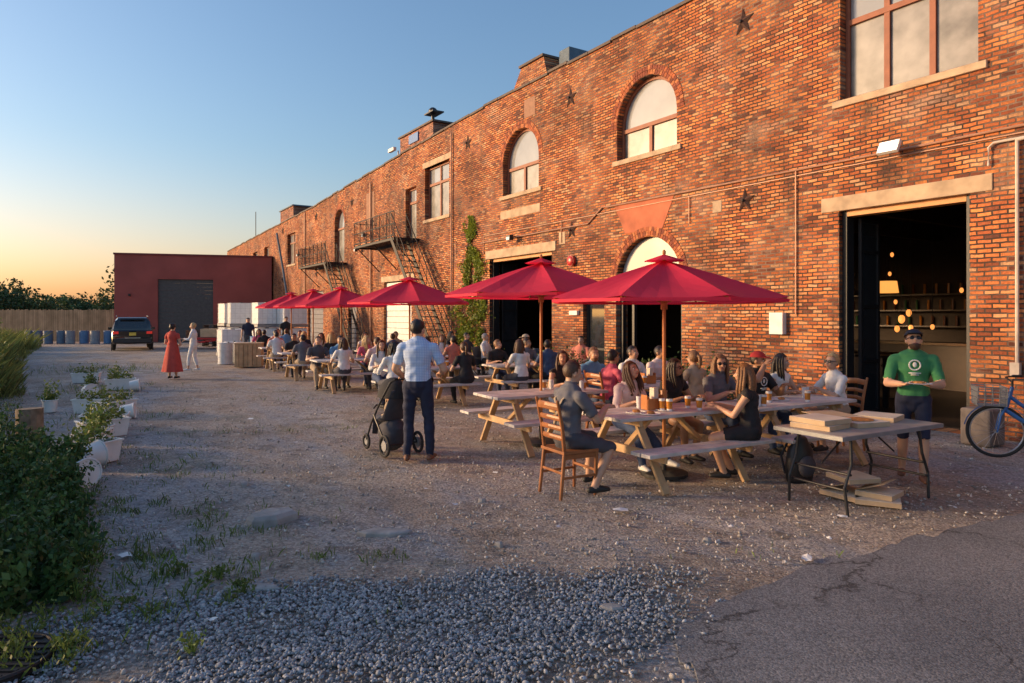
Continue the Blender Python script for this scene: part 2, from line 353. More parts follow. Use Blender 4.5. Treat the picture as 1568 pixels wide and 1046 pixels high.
    if cap:
        cm=mat('cap_'+cap,{'navy':(.02,.025,.045),'red':(.45,.03,.03),'tan':(.5,.42,.3),'black':(.02,.02,.02)}[cap],.8)
        mb.ell(hp((0,-.008,.035)),(.094,.110,.098),cm,n=20,R=R,keep=lambda d:d.z>.08)
        mb.loft([hp((0,.07,.052)),hp((0,.12,.046)),hp((0,.165,.034))],[(.078,.006),(.072,.005),(.045,.004)],cm,side=R@V((1,0,0)),n=14)
    for i,(el,W) in enumerate(ends):
        hand(mb,W,(W-el)*.6+V((0,.25,0))*(W-el).length if sit is not None else (W-el),V(palm),(-1,1)[i]*-1,sk,curl)
    if logo:
        q=pts[4].lerp(pts[5],.5); wh=C['white']
        mb.torus(q+Fw*.137+V((-.0,0,.02)),.055,.008,wh,ax='y',n=20,k=6); mb.ell(q+Fw*.137+V((.0,0,.025)),(.022,.006,.03),wh,n=8)
        mb.box(q+Fw*.134+V((0,0,-.07)),(.12,.008,.012),wh); mb.box(q+Fw*.132+V((0,0,-.09)),(.08,.008,.009),wh)
    if straps:
        sp=C['tan']
        for s_ in(-1,1):
            mb.loft([pts[2]+X*.07*-s_-Fw*.128,pts[3]+X*.03*-s_-Fw*.128,pts[4]+X*.02*s_-Fw*.14,pts[5]+X*.07*s_-Fw*.138,NB+X*.08*s_+V((0,0,.015)),pts[5]+X*.09*s_+Fw*.13,pts[3]+X*.09*s_+Fw*.13],[(.016,.004)]*7,sp,side=X,n=6)
    if skirt:
        zt,zb,rb=skirt; n=36; rows=10; vs=[];ff=[]
        for i in range(rows):
            t=i/(rows-1); z=zt+(zb-zt)*t; rx=.16+(rb-.16)*t**.8; ry=.125+(rb*.8-.125)*t**.8
            for j in range(n):
                a=2*math.pi*j/n; w=1+.09*t*math.sin(a*7+1)+.04*t*math.sin(a*11); vs.append((rx*w*math.cos(a),ry*w*math.sin(a)+.01,z))
        for i in range(rows-1):
            for j in range(n): ff.append((i*n+j,i*n+(j+1)%n,(i+1)*n+(j+1)%n,(i+1)*n+j))
        mb.add(vs,ff,sm)
    ya=yw(*face)
    M=Matrix.Translation((x,y,0))@Matrix.Rotation(ya,4,'Z')@Matrix.Scale(k,4)
    return mb.build(name,M=M,smooth=True,fixn=False)

AX=V((.87,.49,0)).normalized(); BX=V((-AX.y,AX.x,0)); A2=(AX.x,AX.y); NB_=(BX.x,BX.y); FB=(-BX.x,-BX.y)
def at(c,a,b): return (c[0]+AX.x*a+BX.x*b, c[1]+AX.y*a+BX.y*b)
T1=(1.75,7.9);T1b=(3.5,8.72);T2=(.42,9.77);T2b=(2.6,11.1);T3=(-1.8,14.2);T3b=(.3,15.3);T4=(-4.0,16.9);T4b=(-2.0,18.1);T5=(-5.86,20.0);T5b=(-3.9,21.2);T6=(-7.6,23.2);T7=(-9.2,26.2)
SE=.455
person('standing_man',-1.19,8.63,(.05,1),1.83,hair='dark',shirt='check',pants='navy',shoe='brown',sleeve=.75,vox=.011,hands=[(-.26,.30,1.00),(.24,.24,1.05)],feet=[(-.13,-.02,.07),(.15,.02,.07)],head=(-.35,-.05))
person('man_in_green_shirt',4.48,7.62,(-.42,-.9),1.72,hair='brown',shirt='green',pants='navy',shoe='brown',sleeve=.85,pl=1.02,vox=.011,beard=True,glasses=True,cap='navy',logo=True,head=(.1,-.35),lean=.06,hands=[(-.13,.34,1.12),(.14,.33,1.12)],palm=(0,.2,1),curl=.35,feet=[(-.08,.16,.07),(.10,-.16,.09)])
person('woman_in_red_dress',-9.8,19.7,(.1,1),1.63,fem=True,hair='dark',hs='bun',shirt='red',pants='red',sleeve=.5,pl=0,skirt=(1.05,.22,.30),hands=[(-.1,.22,1.05),(.1,.22,1.05)],vox=.018)
person('woman_in_white',-10.45,22.4,(-.75,-.1),1.62,fem=True,hair='blond',hs='short',shirt='white',pants='white',shoe='white',sleeve=1.8,pl=1.8,hands=[(-.25,.3,1.15),(.2,.28,1.1)],vox=.018,feet=[(-.1,.15,.07),(.1,-.12,.08)])
person('man_by_barrels',-11.6,30,(.3,-.9),1.75,hair='dark',shirt='navy',pants='dgrey',vox=.025)
person('man_in_black',-10.2,30.8,(.5,-.8),1.8,hair='dark',shirt='black',pants='black',vox=.025)
person('man_on_chair',.57,7.12,A2,1.80,sit=.47,hair='brown',shirt='grey',pants='dgrey',shoe='black',sleeve=.8,pl=1.05,vox=.011,lean=.14,straps=True,head=(-.2,.15),hands=[(-.16,.44,.84),(.12,.40,.84)],feet=[(-.2,.42,.07),(.2,.2,.07)])
x,y=at(T1,-.02,.68); person('woman_in_blush_blouse',x,y,FB,1.66,sit=SE,fem=True,hair='brown',hs='long',shirt='blush',pants='jeans',shoe='white',sleeve=1.4,vox=.011,lean=.28,head=(.15,-.35),hands=[(-.1,.36,.85),(.12,.34,.85)],feet=[(-.05,.95,.07),(.12,.5,.07)])
x,y=at(T1,.72,.68); person('woman_in_black_top',x,y,FB,1.66,sit=SE,fem=True,skin='b',hair='dark',hs='long',shirt='black',pants='black',sleeve=.35,pl=.5,vox=.011,lean=.22,glasses=True,head=(.3,-.05),hands=[(-.2,.34,.86),(.12,.36,.86)])
x,y=at(T1,.70,-.66); person('woman_in_black_dress',x,y,(-.95,.31),1.68,sit=SE,fem=True,skin='a',hair='lbrown',hs='long',shirt='black',pants='black',sleeve=.1,pl=.75,vox=.011,lean=.15,head=(-.3,0),hands=[(-.02,.38,.84),(.2,.36,.84)],feet=[(-.1,.3,.07),(.12,.22,.07)])
x,y=at(T1b,-.52,.70); person('person_in_grey_shirt',x,y,FB,1.74,sit=SE,hair='lbrown',hs='long',shirt='grey',pants='jeans',vox=.011,lean=.15,glasses=True,head=(-.5,-.05),hands=[(-.2,.36,.86),(.16,.36,.86)])
x,y=at(T1b,.22,.70); person('man_in_red_cap',x,y,FB,1.78,sit=SE,skin='b',hair='dark',shirt='black',pants='jeans',vox=.011,lean=.12,beard=True,cap='red',logo=True,head=(.4,0),hands=[(-.14,.36,.88),(.1,.25,1.15)])
x,y=at(T1b,.72,.72); person('woman_with_dark_hair',x,y,FB,1.68,sit=SE,fem=True,skin='a',hair='dark',hs='long',shirt='white',pants='white',vox=.011,lean=.12,head=(.5,0),sleeve=.1)
x,y=at(T1b,1.22,.12); person('woman_in_white_shirt',x,y,(-.97,-.25),1.74,sit=SE,fem=True,hair='blond',hs='bun',shirt='white',pants='tan',sleeve=.95,pl=.7,vox=.011,lean=.2,glasses=True,head=(.25,-.1),hands=[(-.1,.42,.86),(.2,.38,.86)])
x,y=at(T2,.75,.68); person('woman_in_black_vest',x,y,FB,1.66,sit=SE,fem=True,skin='a',hair='brown',hs='long',shirt='black',pants='jeans',sleeve=.1,vox=.014,lean=.2,head=(-.6,-.1))
person('man_in_blue_shirt',1.28,11.3,FB,1.75,sit=SE,hair='lbrown',shirt='blue',pants='jeans',vox=.014,lean=.25,beard=True,head=(-.2,-.1))
person('person_in_pink_shirt',1.48,10.5,A2,1.72,sit=SE,fem=True,skin='b',hair='dark',shirt='pink',pants='jeans',vox=.014,lean=.2,sleeve=.7)
x,y=at(T2b,-.3,.7); person('man_in_light_shirt',x,y,FB,1.75,sit=SE,hair='dark',shirt='white',pants='jeans',vox=.014,lean=.15,head=(.2,-.1))
x,y=at(T2b,.3,.7); person('man_in_white_tee',x,y,FB,1.72,sit=SE,skin='b',hair='dark',shirt='blush',pants='jeans',vox=.014,lean=.15,head=(.3,-.1))
x,y=at(T2b,-.1,-.68); person('person_in_tan_top',x,y,NB_,1.68,sit=SE,fem=True,hair='lbrown',hs='pony',shirt='tan',pants='jeans',vox=.014,lean=.2)
WALLF=[(.35,18.6,(-.95,-.3),'olive','olive','b','tan','short',1.9),(-.75,19.6,(.9,-.35),'white','black','a',None,'short',.7),(-1.35,20.6,(.8,-.5),'dgrey','black','a',None,'short',.7),(1.75,17.4,(-.5,-.85),'coral','jeans','a',None,'short',.7),(-1.9,21.6,(.8,-.5),'black','jeans','b',None,'long',.3)]
for (px,py,f,sh,pa,sk_,cp,hs_,sl) in WALLF:
    person('seated_guest',px,py,f,1.75,sit=.44,skin=sk_,hair='grey' if sh=='white' else 'dark',shirt=sh,pants=pa,cap=cp,hs=hs_,sleeve=sl,vox=.02,lean=-.08,hands=[(-.2,.32,.68),(.2,.32,.68)],feet=[(-.15,.5,.07),(.15,.55,.07)])
cfg=[(T3,.62,-.68,NB_,'black','a','brown','pony'),(T3,-.75,.66,FB,'white','a','brown','long'),(T3,-.9,-.66,NB_,'white','b','dark','long'),(T3,.1,.68,FB,'dgrey','b','dark','short'),
(T3b,-.4,.68,FB,'black','a','lbrown','short'),(T3b,.4,.68,FB,'grey','b','dark','short'),(T3b,.2,-.68,NB_,'jeans','b','dark','short'),
(T4,-.35,-.68,NB_,'white','a','brown','long'),(T4,.5,-.68,NB_,'blush','a','brown','short'),(T4,-.1,.68,FB,'blue','b','dark','short'),(T4,.6,.68,FB,'pink','a','blond','long'),
(T4b,-.4,.68,FB,'navy','b','dark','short'),(T4b,.4,.68,FB,'white','b','lbrown','long'),(T4b,.2,-.68,NB_,'coral','a','dark','short'),
(T5,-.4,-.68,NB_,'grey','b','dark','short'),(T5,.4,.68,FB,'blush','a','brown','long'),(T5,-.4,.68,FB,'black','b','dark','short'),(T5b,0,-.68,NB_,'jeans','a','brown','short'),(T5b,.5,.68,FB,'tan','b','dark','short'),
(T6,-.3,.68,FB,'coral','b','dark','short'),(T6,.4,-.68,NB_,'navy','a','blond','long'),(T7,.3,.68,FB,'white','a','brown','short'),(T5b,-.5,.68,FB,'white','a','brown','long'),(T6,.5,.68,FB,'tan','a','brown','short'),(T7,-.4,-.68,NB_,'black','b','dark','short'),
(T4,-.65,.68,FB,'dgrey','a','brown','short'),(T4b,-.5,-.68,NB_,'white','b','dark','short'),(T5,.4,-.68,NB_,'black','a','blond','long'),(T6,-.5,-.68,NB_,'white','a','dark','short'),(T7,-.4,.68,FB,'pink','b','dark','long'),(T7,.4,-.68,NB_,'blue','a','brown','short'),(T3b,-.5,-.68,NB_,'white','a','brown','long')]
for i,(T,a,b,f,sh,sk_,ha,hs_) in enumerate(cfg):
    x,y=at(T,a,b)
    person('seated_guest',x,y,f,1.66+.1*random.random(),sit=SE,fem=(hs_!='short'),skin=sk_,hair=ha,hs=hs_,shirt=sh,pants=random.choice(['jeans','black','tan','dgrey']),sleeve=random.choice([.2,.65,.65,1.6]),vox=.018 if T[1]<17 else .024,lean=.1+.2*random.random(),head=(random.uniform(-.7,.7),-.1))
print('people',time.time()-T0)
# ---------------------------------------------------------------- picnic tables
def picnic_table(c,L=1.82):
    b=MB(); W=TIMBER; G=TIMBER2
    for i in range(5): b.box((random.uniform(-.006,.006),(i-2)*.149,.735),(L,.14,.038),W)
    for s in(-1,1):
        for j in range(2): b.box((random.uniform(-.01,.01),s*(.60+.149*j),.435),(L,.14,.038),W)
        x=s*(L/2-.33)
        for t in(-1,1): b.beam((x,t*.22,.715),(x,t*.70,0.0),.04,.09,G,up=V((1,0,0)))
        b.box((x+s*.042,0,.695),(.04,.70,.085),G); b.box((x+s*.042,0,.372),(.04,1.48,.088),G)
        b.beam((x-s*.03,0,.37),(x-s*.42,0,.70),.04,.085,G,up=V((0,1,0)))
    return b.build('picnic_table',loc=(c[0],c[1],0),yaw=math.atan2(AX.y,AX.x),bevel=.005)
for t in (T1,T1b,T2,T2b,T3,T3b,T4,T4b,T5,T5b,T6,T7): picnic_table(t)
# ---------------------------------------------------------------- umbrellas
def umbrella(x,y,za,zr,r=1.36,rot=.2,name='red_umbrella'):
    b=MB(); n=8; K=6; S=6; vs=[];fs=[]
    for i in range(K+1):
        t=i/K
        for j in range(n*S):
            a=rot+2*math.pi*j/(n*S); ph=(j%S)/S; f=4*ph*(1-ph)
            rr=t*r*(1-(1-math.cos(math.pi/n))*f)*(1-.02*f*t); z=za-(za-zr)*(t**1.08)-.05*f*math.sin(t*math.pi*.9)-.015*f*t
            vs.append((rr*math.cos(a),rr*math.sin(a),z+.006*noise.noise(V((rr*4*math.cos(a),rr*4*math.sin(a),x)))))
    m=n*S
    for i in range(K):
        for j in range(m): fs.append((i*m+j,i*m+(j+1)%m,(i+1)*m+(j+1)%m,(i+1)*m+j))
    b.add(vs,fs,CANOPY)
    vs=[];fs=[]
    for j in range(m):
        q=r*(1-(1-math.cos(math.pi/n))*4*((j%S)/S)*(1-(j%S)/S)); a=rot+2*math.pi*j/m
        v=V((q*math.cos(a),q*math.sin(a),zr-.02)); vs+= [v,v+V((0,0,-.035))]
    for j in range(m): fs.append((2*j,2*((j+1)%m),2*((j+1)%m)+1,2*j+1))
    b.add(vs,fs,CANOPY)
    vs=[(0,0,za+.07)]+[(.24*math.cos(rot+2*math.pi*j/8),.24*math.sin(rot+2*math.pi*j/8),za-.01) for j in range(8)]; b.add(vs,[(0,1+j,1+(j+1)%8) for j in range(8)],CANOPY)
    b.ell((0,0,za+.09),(.022,.022,.035),POLEW,n=8)
    for j in range(8):
        a=rot+2*math.pi*j/8; e=V((r*.98*math.cos(a),r*.98*math.sin(a),zr-.02)); b.beam((0,0,za-.04),e,.014,.018,POLEW)
        mid=V((0,0,za-.04)).lerp(e,.5); b.beam((0,0,za-.50),mid,.012,.016,POLEW)
    b.cyl((0,0,za-.57),(0,0,za-.46),.04,POLEW); b.cyl((0,0,.05),(0,0,za+.05),.021,POLEW,n=12)
    b.cyl((0,0,0),(0,0,.035),.27,BLACK,n=28); b.cyl((0,0,.035),(0,0,.06),.25,BLACK,r2=.12,n=28); b.cyl((0,0,.06),(0,0,.32),.032,BLACK)
    return b.build(name,loc=(x,y,0))
umbrella(1.76,7.9,2.48,2.04,1.36,.25); umbrella(.42,9.85,2.60,2.15,1.38,.1); umbrella(-2.25,15,2.62,2.13,1.34,.3)
umbrella(-5.0,20,2.62,2.13,1.3,.2); umbrella(-6.7,23,2.66,2.15,1.3,.1); umbrella(-8.5,26.3,2.66,2.15,1.3,.3)
# ---------------------------------------------------------------- wooden chair, camp chairs
def wood_chair(x,y,face,name='wooden_chair'):
    b=MB(); m=CHAIRW
    for s in(-1,1):
        b.loft([(s*.19,.19,0),(s*.20,.20,.44)],[.017,.022],m,n=8)
        b.loft([(s*.20,-.24,0),(s*.19,-.19,.45),(s*.195,-.22,.72),(s*.20,-.28,.98)],[.018,.021,.02,.016],m,n=8)
        b.beam((s*.195,.19,.2),(s*.195,-.21,.2),.018,.025,m); b.beam((s*.195,.19,.41),(s*.195,-.19,.41),.02,.05,m)
    b.box((0,0,.455),(.44,.43,.03),m); b.beam((-.19,.19,.41),(.19,.19,.41),.02,.05,m); b.beam((-.19,.19,.25),(.19,.19,.25),.02,.025,m); b.beam((-.19,-.21,.25),(.19,-.21,.25),.02,.025,m)
    for z,yy in((.60,-.205),(.70,-.22),(.80,-.238),(.92,-.265)): b.loft([(-.19,yy,z),(0,yy-.035,z+.01),(.19,yy,z)],[(.009,.028 if z<.9 else .04)]*3,m,side=(0,1,0),n=8)
    return b.build(name,loc=(x,y,0),yaw=yw(*face),bevel=.003)
wood_chair(.60,7.13,A2); wood_chair(*at(T1b,1.24,.12),(-.97,-.25)); wood_chair(1.28,11.32,FB); wood_chair(1.46,10.5,A2)
for (px,py,f,*_) in WALLF:
    b=MB()
    for s in(-1,1):
        b.cyl((s*.25,.24,0),(s*.25,-.22,.42),.011,IRON,n=6); b.cyl((s*.25,-.26,0),(s*.25,.24,.42),.011,IRON,n=6); b.cyl((s*.26,-.2,.38),(s*.26,-.33,.95),.011,IRON,n=6)
        b.box((s*.28,.02,.62),(.05,.42,.015),C['black']); b.cyl((s*.28,.22,.40),(s*.28,.22,.61),.01,IRON,n=6)
    b.box((0,.02,.40),(.5,.45,.012),C['dgrey']); b.beam((0,-.21,.42),(0,-.33,.93),.5,.012,C['dgrey'],up=V((0,1,0)))
    b.build('camping_chair',loc=(px,py,0),yaw=yw(*f))
# ---------------------------------------------------------------- tableware
def glass(x,y,z=.755,h=.14,beer=True):
    b=MB(); b.cyl((0,0,0),(0,0,h),.03,GLASSM,r2=.038,n=12)
    if beer: b.cyl((0,0,.012),(0,0,h*.8),.0305,BEER,r2=.0375,n=12); b.cyl((0,0,h*.8),(0,0,h*.9),.0385,WHITE,n=12)
    b.build('beer_glass',loc=(x,y,z),smooth='auto')
for T in(T1,T1b,T2,T2b,T3,T4,T5):
    for i in range(6 if T in(T1,T1b,T2b) else 4):
        a,bb=random.uniform(-.75,.8),random.uniform(-.28,.28); x,y=at(T,a,bb); glass(x,y,beer=random.random()<.7)
for T in(T1,T1b,T2b):
    for i in range(3):
        x,y=at(T,random.uniform(-.7,.7),random.uniform(-.25,.25)); b=MB(); b.cyl((0,0,0),(0,0,.006),.07,WHITE,r2=.11,n=20); b.torus((0,0,.008),.11,.004,WHITE,ax='z',n=20,k=6)
        b.ell((0,0,.02),(.05,.04,.02),mat('food',(.45,.2,.06),.6),n=8,nz=.3); b.build('paper_plate',loc=(x,y,.756))
for (x,y) in (at(T1,-.12,.06),at(T2b,-.5,0)):
    b=MB(); m=POLEW
    b.box((0,0,.01),(.2,.14,.015),m)
    for s in(-1,1): b.box((0,s*.065,.07),(.2,.012,.12),m); b.box((s*.1,0,.09),(.012,.118,.16),m)
    b.box((.03,0,.15),(.06,.09,.2),CARDW); b.build('condiment_caddy',loc=(x,y,.756),yaw=.4)
def pizza_box(x,y,z,yaw,open_=False,s=.40,flap=0):
    b=MB(); b.box((0,0,.022),(s,s,.044),CARDB); b.box((0,0,.047),(s-.004,s-.004,.005),CARDW)
    if open_:
        b.beam((0,s/2,.05),(0,s/2+s*.93,.06),s,.005,CARDB); b.ell((0,0,.055),(.15,.15,.008),mat('pizza',(.5,.2,.05),.6,var=.5,vscale=30),n=16)
    if flap: b.beam((0,s/2,.052),(0,-s/2*.6,.052+flap),s*.98,.005,CARDB)
    b.build('pizza_box',loc=(x,y,z),yaw=yaw,bevel=.002)
FT=(3.50,6.88)
def fta(a,b_): return at(FT,a,b_)
ty=math.atan2(AX.y,AX.x)
for z in(0,.052): pizza_box(*fta(-.50+.02*z,.08),.745+z,ty+.15-z*3)
pizza_box(*fta(-.02,.0),.745,ty-.2,True); pizza_box(*fta(.50,.12),.745,ty+.3)
pizza_box(3.45,6.98,.0,.5,flap=.12);pizza_box(3.62,6.76,.0,1.1);pizza_box(3.47,6.95,.17,.2,s=.36);pizza_box(3.66,6.80,.052,.75,False,.34,flap=.1)
b=MB(); b.box((0,0,.722),(1.62,.76,.04),GREY); b.box((0,0,.735),(1.59,.73,.018),mat('folding_top',(.36,.32,.29),.5))
for s in(-1,1):
    for t in(-1,1): b.loft([(s*.55,t*.28,.70),(s*.57,t*.30,.45),(s*.67,t*.30,.25),(s*.65,t*.32,0)],[.015]*4,BLACK,n=8)
    b.loft([(s*.58,-.3,.36),(s*.58,.3,.36)],[.013]*2,BLACK,n=8); b.loft([(s*.63,-.3,.22),(s*.63,.3,.22)],[.013]*2,BLACK,n=8)
    b.loft([(s*.58,0,.42),(s*.15,0,.70)],[.01]*2,BLACK,n=6)
b.build('folding_table',loc=(FT[0],FT[1],0),yaw=ty,bevel=.004)
b=MB(); b.cyl((0,0,0),(0,0,.005),.08,WHITE,r2=.13,n=20); b.ell((0,0,.015),(.07,.06,.015),mat('food',(.45,.2,.06)),n=8,nz=.3); b.build('paper_plate',loc=(4.30,7.22,1.12))
b=MB(); b.loft([(0,0,.02),(0,0,.16),(0,-.01,.34),(0,-.02,.44)],[(.17,.11),(.18,.12),(.16,.10),(.09,.06)],BLACK,n=16); b.ell((0,-.11,.17),(.12,.06,.12),C['dgrey'],n=12)
for s in(-1,1): b.loft([(s*.08,.1,.40),(s*.11,.16,.25),(s*.10,.11,.06)],[(.02,.006)]*3,C['dgrey'],n=6)
b.torus((0,0,.47),.035,.007,BLACK,ax='y',n=12,k=5); b.build('backpack',loc=(3.22,7.65,0),yaw=.4,smooth=True)
# ---------------------------------------------------------------- stroller
b=MB(); m=BLACK
for s in(-1,1):
    b.torus((s*.27,-.28,.145),.13,.022,RUBBER,ax='x'); b.cyl((s*.255,-.28,.145),(s*.285,-.28,.145),.07,GREY,n=16)
    b.torus((s*.20,.42,.11),.09,.02,RUBBER,ax='x'); b.cyl((s*.19,.42,.11),(s*.21,.42,.11),.05,GREY,n=14)
    b.loft([(s*.25,-.28,.16),(s*.25,.05,.48),(s*.24,.1,.52)],[.014]*3,m,n=8); b.loft([(s*.20,.42,.13),(s*.23,.2,.40),(s*.25,-.12,.72),(s*.24,-.40,1.0)],[.015]*4,m,n=8)
    for j in range(5):
        a=j*2*math.pi/5; b.cyl((s*.27,-.28,.145),(s*.27,-.28+.125*math.cos(a),.145+.125*math.sin(a)),.006,GREY,n=5)
b.loft([(-.24,-.40,1.0),(-.2,-.44,1.03),(.2,-.44,1.03),(.24,-.40,1.0)],[.016]*4,RUBBER,n=8); b.cyl((-.25,-.28,.145),(.25,-.28,.145),.01,m)
b.loft([(0,-.02,.20),(0,.0,.28)],[(.18,.22),(.2,.26)],C['dgrey'],side=(1,0,0),n=16)
b.loft([(0,.30,.46),(0,.12,.44),(0,-.08,.50),(0,-.22,.72),(0,-.27,.86)],[(.17,.03),(.19,.06),(.2,.07),(.19,.06),(.16,.03)],C['dgrey'],side=(1,0,0),n=14)
b.ell((0,-.06,.76),(.225,.30,.27),C['black'],n=22,keep=lambda d:d.z>-.02 and d.y<.62)
b.loft([(0,.30,.42),(0,.36,.22)],[(.15,.015),(.14,.015)],C['dgrey'],side=(1,0,0)); b.loft([(-.2,.18,.60),(-.1,.30,.62),(.1,.30,.62),(.2,.18,.60)],[.013]*4,RUBBER,n=8)
b.ell((0,.04,.58),(.10,.09,.13),C['tan'],n=12); b.ell((0,.02,.74),(.065,.07,.075),SK['a'],n=12)
b.ell((.0,.01,.75),(.068,.074,.075),HR['brown'],n=12,keep=lambda d:d.z>.2)
b.loft([(.05,.1,.5),(.06,.28,.44),(.06,.34,.32)],[.035,.03,.025],C['tan'],n=8);b.loft([(-.05,.1,.5),(-.06,.28,.44),(-.06,.34,.32)],[.035,.03,.025],C['tan'],n=8)
b.build('baby_stroller',loc=(-1.62,9.22,0),yaw=yw(-.62,.78),smooth='auto').scale=(.92,.92,.98)
# ---------------------------------------------------------------- bicycle
b=MB()
for yy in(0,-1.05):
    b.torus((0,yy,.34),.32,.022,RUBBER,ax='x',n=40); b.torus((0,yy,.34),.295,.010,STEEL,ax='x',n=40,k=6); b.cyl((-.04,yy,.34),(.04,yy,.34),.022,STEEL)
    for j in range(18):
        a=j*2*math.pi/18; b.cyl(((.03 if j%2 else -.03),yy,.34),(0,yy+.29*math.cos(a),.34+.29*math.sin(a)),.0016,STEEL,n=4)
    for j in range(10):
        a0=.2+j*.26;a1=a0+.26; b.beam((0,yy+.36*math.cos(a0),.34+.36*math.sin(a0)),(0,yy+.36*math.cos(a1),.34+.36*math.sin(a1)),.055,.004,BLUEP)
F=BLUEP; bb_=(0,-.58,.28); hd=(0,-.14,.80); hb=(0,-.10,.62); st=(0,-.72,.78)
for p,q,r in((bb_,hb,.030),((0,-.60,.42),hd,.024),(bb_,st,.022),(hb,(0,-.17,.92),.024)): b.cyl(p,q,r,F)
for s in(-1,1):
    b.loft([(s*.05,0,.34),(s*.045,-.04,.55),(s*.02,-.09,.64)],[.011,.013,.014],F,n=8); b.cyl(bb_,(s*.05,-1.05,.34),.01,F); b.cyl(st,(s*.05,-1.05,.34),.009,F)
    b.loft([(0,-.17,.98),(s*.18,-.14,1.03),(s*.29,-.26,1.04)],[.011]*3,BLACK,n=8); b.loft([(s*.27,-.24,1.04),(s*.31,-.34,1.04)],[.017]*2,RUBBER,n=8)
b.cyl((0,-.17,.9),(0,-.17,1.0),.014,BLACK); b.cyl(st,(0,-.76,.93),.013,STEEL); b.loft([(0,-.90,.95),(0,-.78,.955),(0,-.62,.94)],[(.08,.025),(.06,.025),(.02,.018)],BLACK,side=(1,0,0))
b.torus((.05,-.58,.28),.09,.006,STEEL,ax='x',k=5); b.cyl((.06,-.58,.28),(.08,-.5,.14),.009,BLACK); b.cyl((-.06,-.58,.28),(-.08,-.66,.42),.009,BLACK)
b.box((.13,-.5,.135),(.09,.07,.02),BLACK); b.box((-.13,-.66,.425),(.09,.07,.02),BLACK)
for z in(.70,.78,.86,.92):
    w=.15+(z-.72)*.2; 
    for p,q in(((-w,-.08,z),(w,-.08,z)),((w,-.08,z),(w,.24,z)),((w,.24,z),(-w,.24,z)),((-w,.24,z),(-w,-.08,z))): b.cyl(p,q,.008,GREY,n=5)
for i in range(7):
    xx=-.17+i*.057; b.cyl((xx*.85,.24,.68),(xx,.24,.92),.006,GREY,n=4); b.cyl((xx*.85,-.08,.68),(xx,-.08,.92),.006,GREY,n=4); b.cyl((xx*.85,-.08,.68),(xx*.85,.24,.68),.006,GREY,n=4)
for s in(-1,1):
    for i in range(5): b.cyl((s*.145,-.08+i*.08,.68),(s*.185,-.08+i*.08,.92),.006,GREY,n=4)
b.build('bicycle',loc=(6.28,8.85,0),yaw=yw(-.92,.39),smooth='auto')
# ================================================================= BUILDING
ang=math.atan2(664,1045); dx,dy=-math.sin(ang),math.cos(ang); nx,ny=math.cos(ang),math.sin(ang)
WM=Matrix(((dx,0,nx,nx*11.6),(dy,0,ny,ny*11.6),(0,1,0,0),(0,0,0,1)))
BLD=empty('brick_warehouse')
def arc(s0,s1,zs,n=14,rise=None):
    c=(s0+s1)/2;r=(s1-s0)/2;rz=r if rise is None else rise
    return [(c+r*math.cos(math.pi*i/n),zs+rz*math.sin(math.pi*i/n)) for i in range(n+1)]
def rect(s0,s1,z0,z1): return [(s0,z0),(s1,z0),(s1,z1),(s0,z1)]
def archp(s0,s1,z0,zs,rise=None): return [(s0,z0),(s1,z0)]+arc(s0,s1,zs,rise=rise)
roof=[(-8,8.92),(6,8.92),(20,8.88),(27,8.66),(33.5,8.4),(40,8.13),(48.5,8.0),(67,7.65)]
outer=[(-8,-.4)]+[(67,-.4)]+roof[::-1]
holes=[rect(4.98,7.22,5.7,7.75),rect(5.1,7.24,0,3.72),archp(11.2,13.26,5.75,6.6),archp(16.77,18.8,5.66,6.63),rect(22.6,24.7,5.58,7.64),rect(25.5,26.6,4.95,7.1),
 archp(34.4,36,4.6,6.6),rect(43.8,45.8,5.1,7.1),rect(51,52.4,5.1,6.8),rect(54.6,56.2,5.1,6.7),rect(59.5,61.3,5.1,6.7),
 archp(11.05,13.3,0,2.62),rect(13.75,14.65,0,2.5),rect(16.1,19.65,0,3.7),rect(26.0,29.0,0,3.3),rect(32.6,33.8,0,2.4),rect(38,41,0,3.2),rect(-1.5,1.2,0,3.7),rect(-1.5,1.2,5.7,7.7)]
cu=D.curves.new('wall','CURVE'); cu.dimensions='2D'; cu.fill_mode='BOTH'; cu.extrude=.2
for poly in [outer]+holes:
    sp=cu.splines.new('POLY'); sp.points.add(len(poly)-1)
    for i,(a,b_) in enumerate(poly): sp.points[i].co=(a,b_,0,1)
    sp.use_cyclic_u=True
to=D.objects.new('t',cu); SC.collection.objects.link(to); dg=bpy.context.evaluated_depsgraph_get(); me=D.meshes.new_from_object(to.evaluated_get(dg)); D.objects.remove(to)
me.transform(Matrix.Translation((0,0,.2))); me.materials.clear(); me.materials.append(BRICK)
wo=D.objects.new('brick_wall',me); SC.collection.objects.link(wo); wo.matrix_world=WM; wo.parent=BLD
def wb(mb,name,**k): return mb.build(name,parent=BLD,M=WM.copy(),**k)
b=MB(); cop=mat('coping',(.10,.07,.055),.7,var=.3)
for (a,za),(c,zc) in zip(roof[:-1],roof[1:]):
    n=max(1,int((c-a)/.9))
    for i in range(n):
        t0=i/n;t1=(i+1)/n; h=random.uniform(-.03,.03)
        p=V((a+(c-a)*t0,za+(zc-za)*t0+.02+h,.18));q=V((a+(c-a)*t1-.01,za+(zc-za)*t1+.02+h,.18)); b.beam(p,q,.46,.08,cop,up=V((0,1,0)))
wb(b,'coping',bevel=.01)
b=MB(); rf=mat('roof_felt',(.05,.05,.05),.9)
for (a,za),(c,zc) in zip(roof[:-1],roof[1:]): b.add([(a,za-.5,.4),(c,zc-.5,.4),(c,zc-.5,18),(a,za-.5,18)],[(0,1,2,3)],rf)
wb(b,'roof')
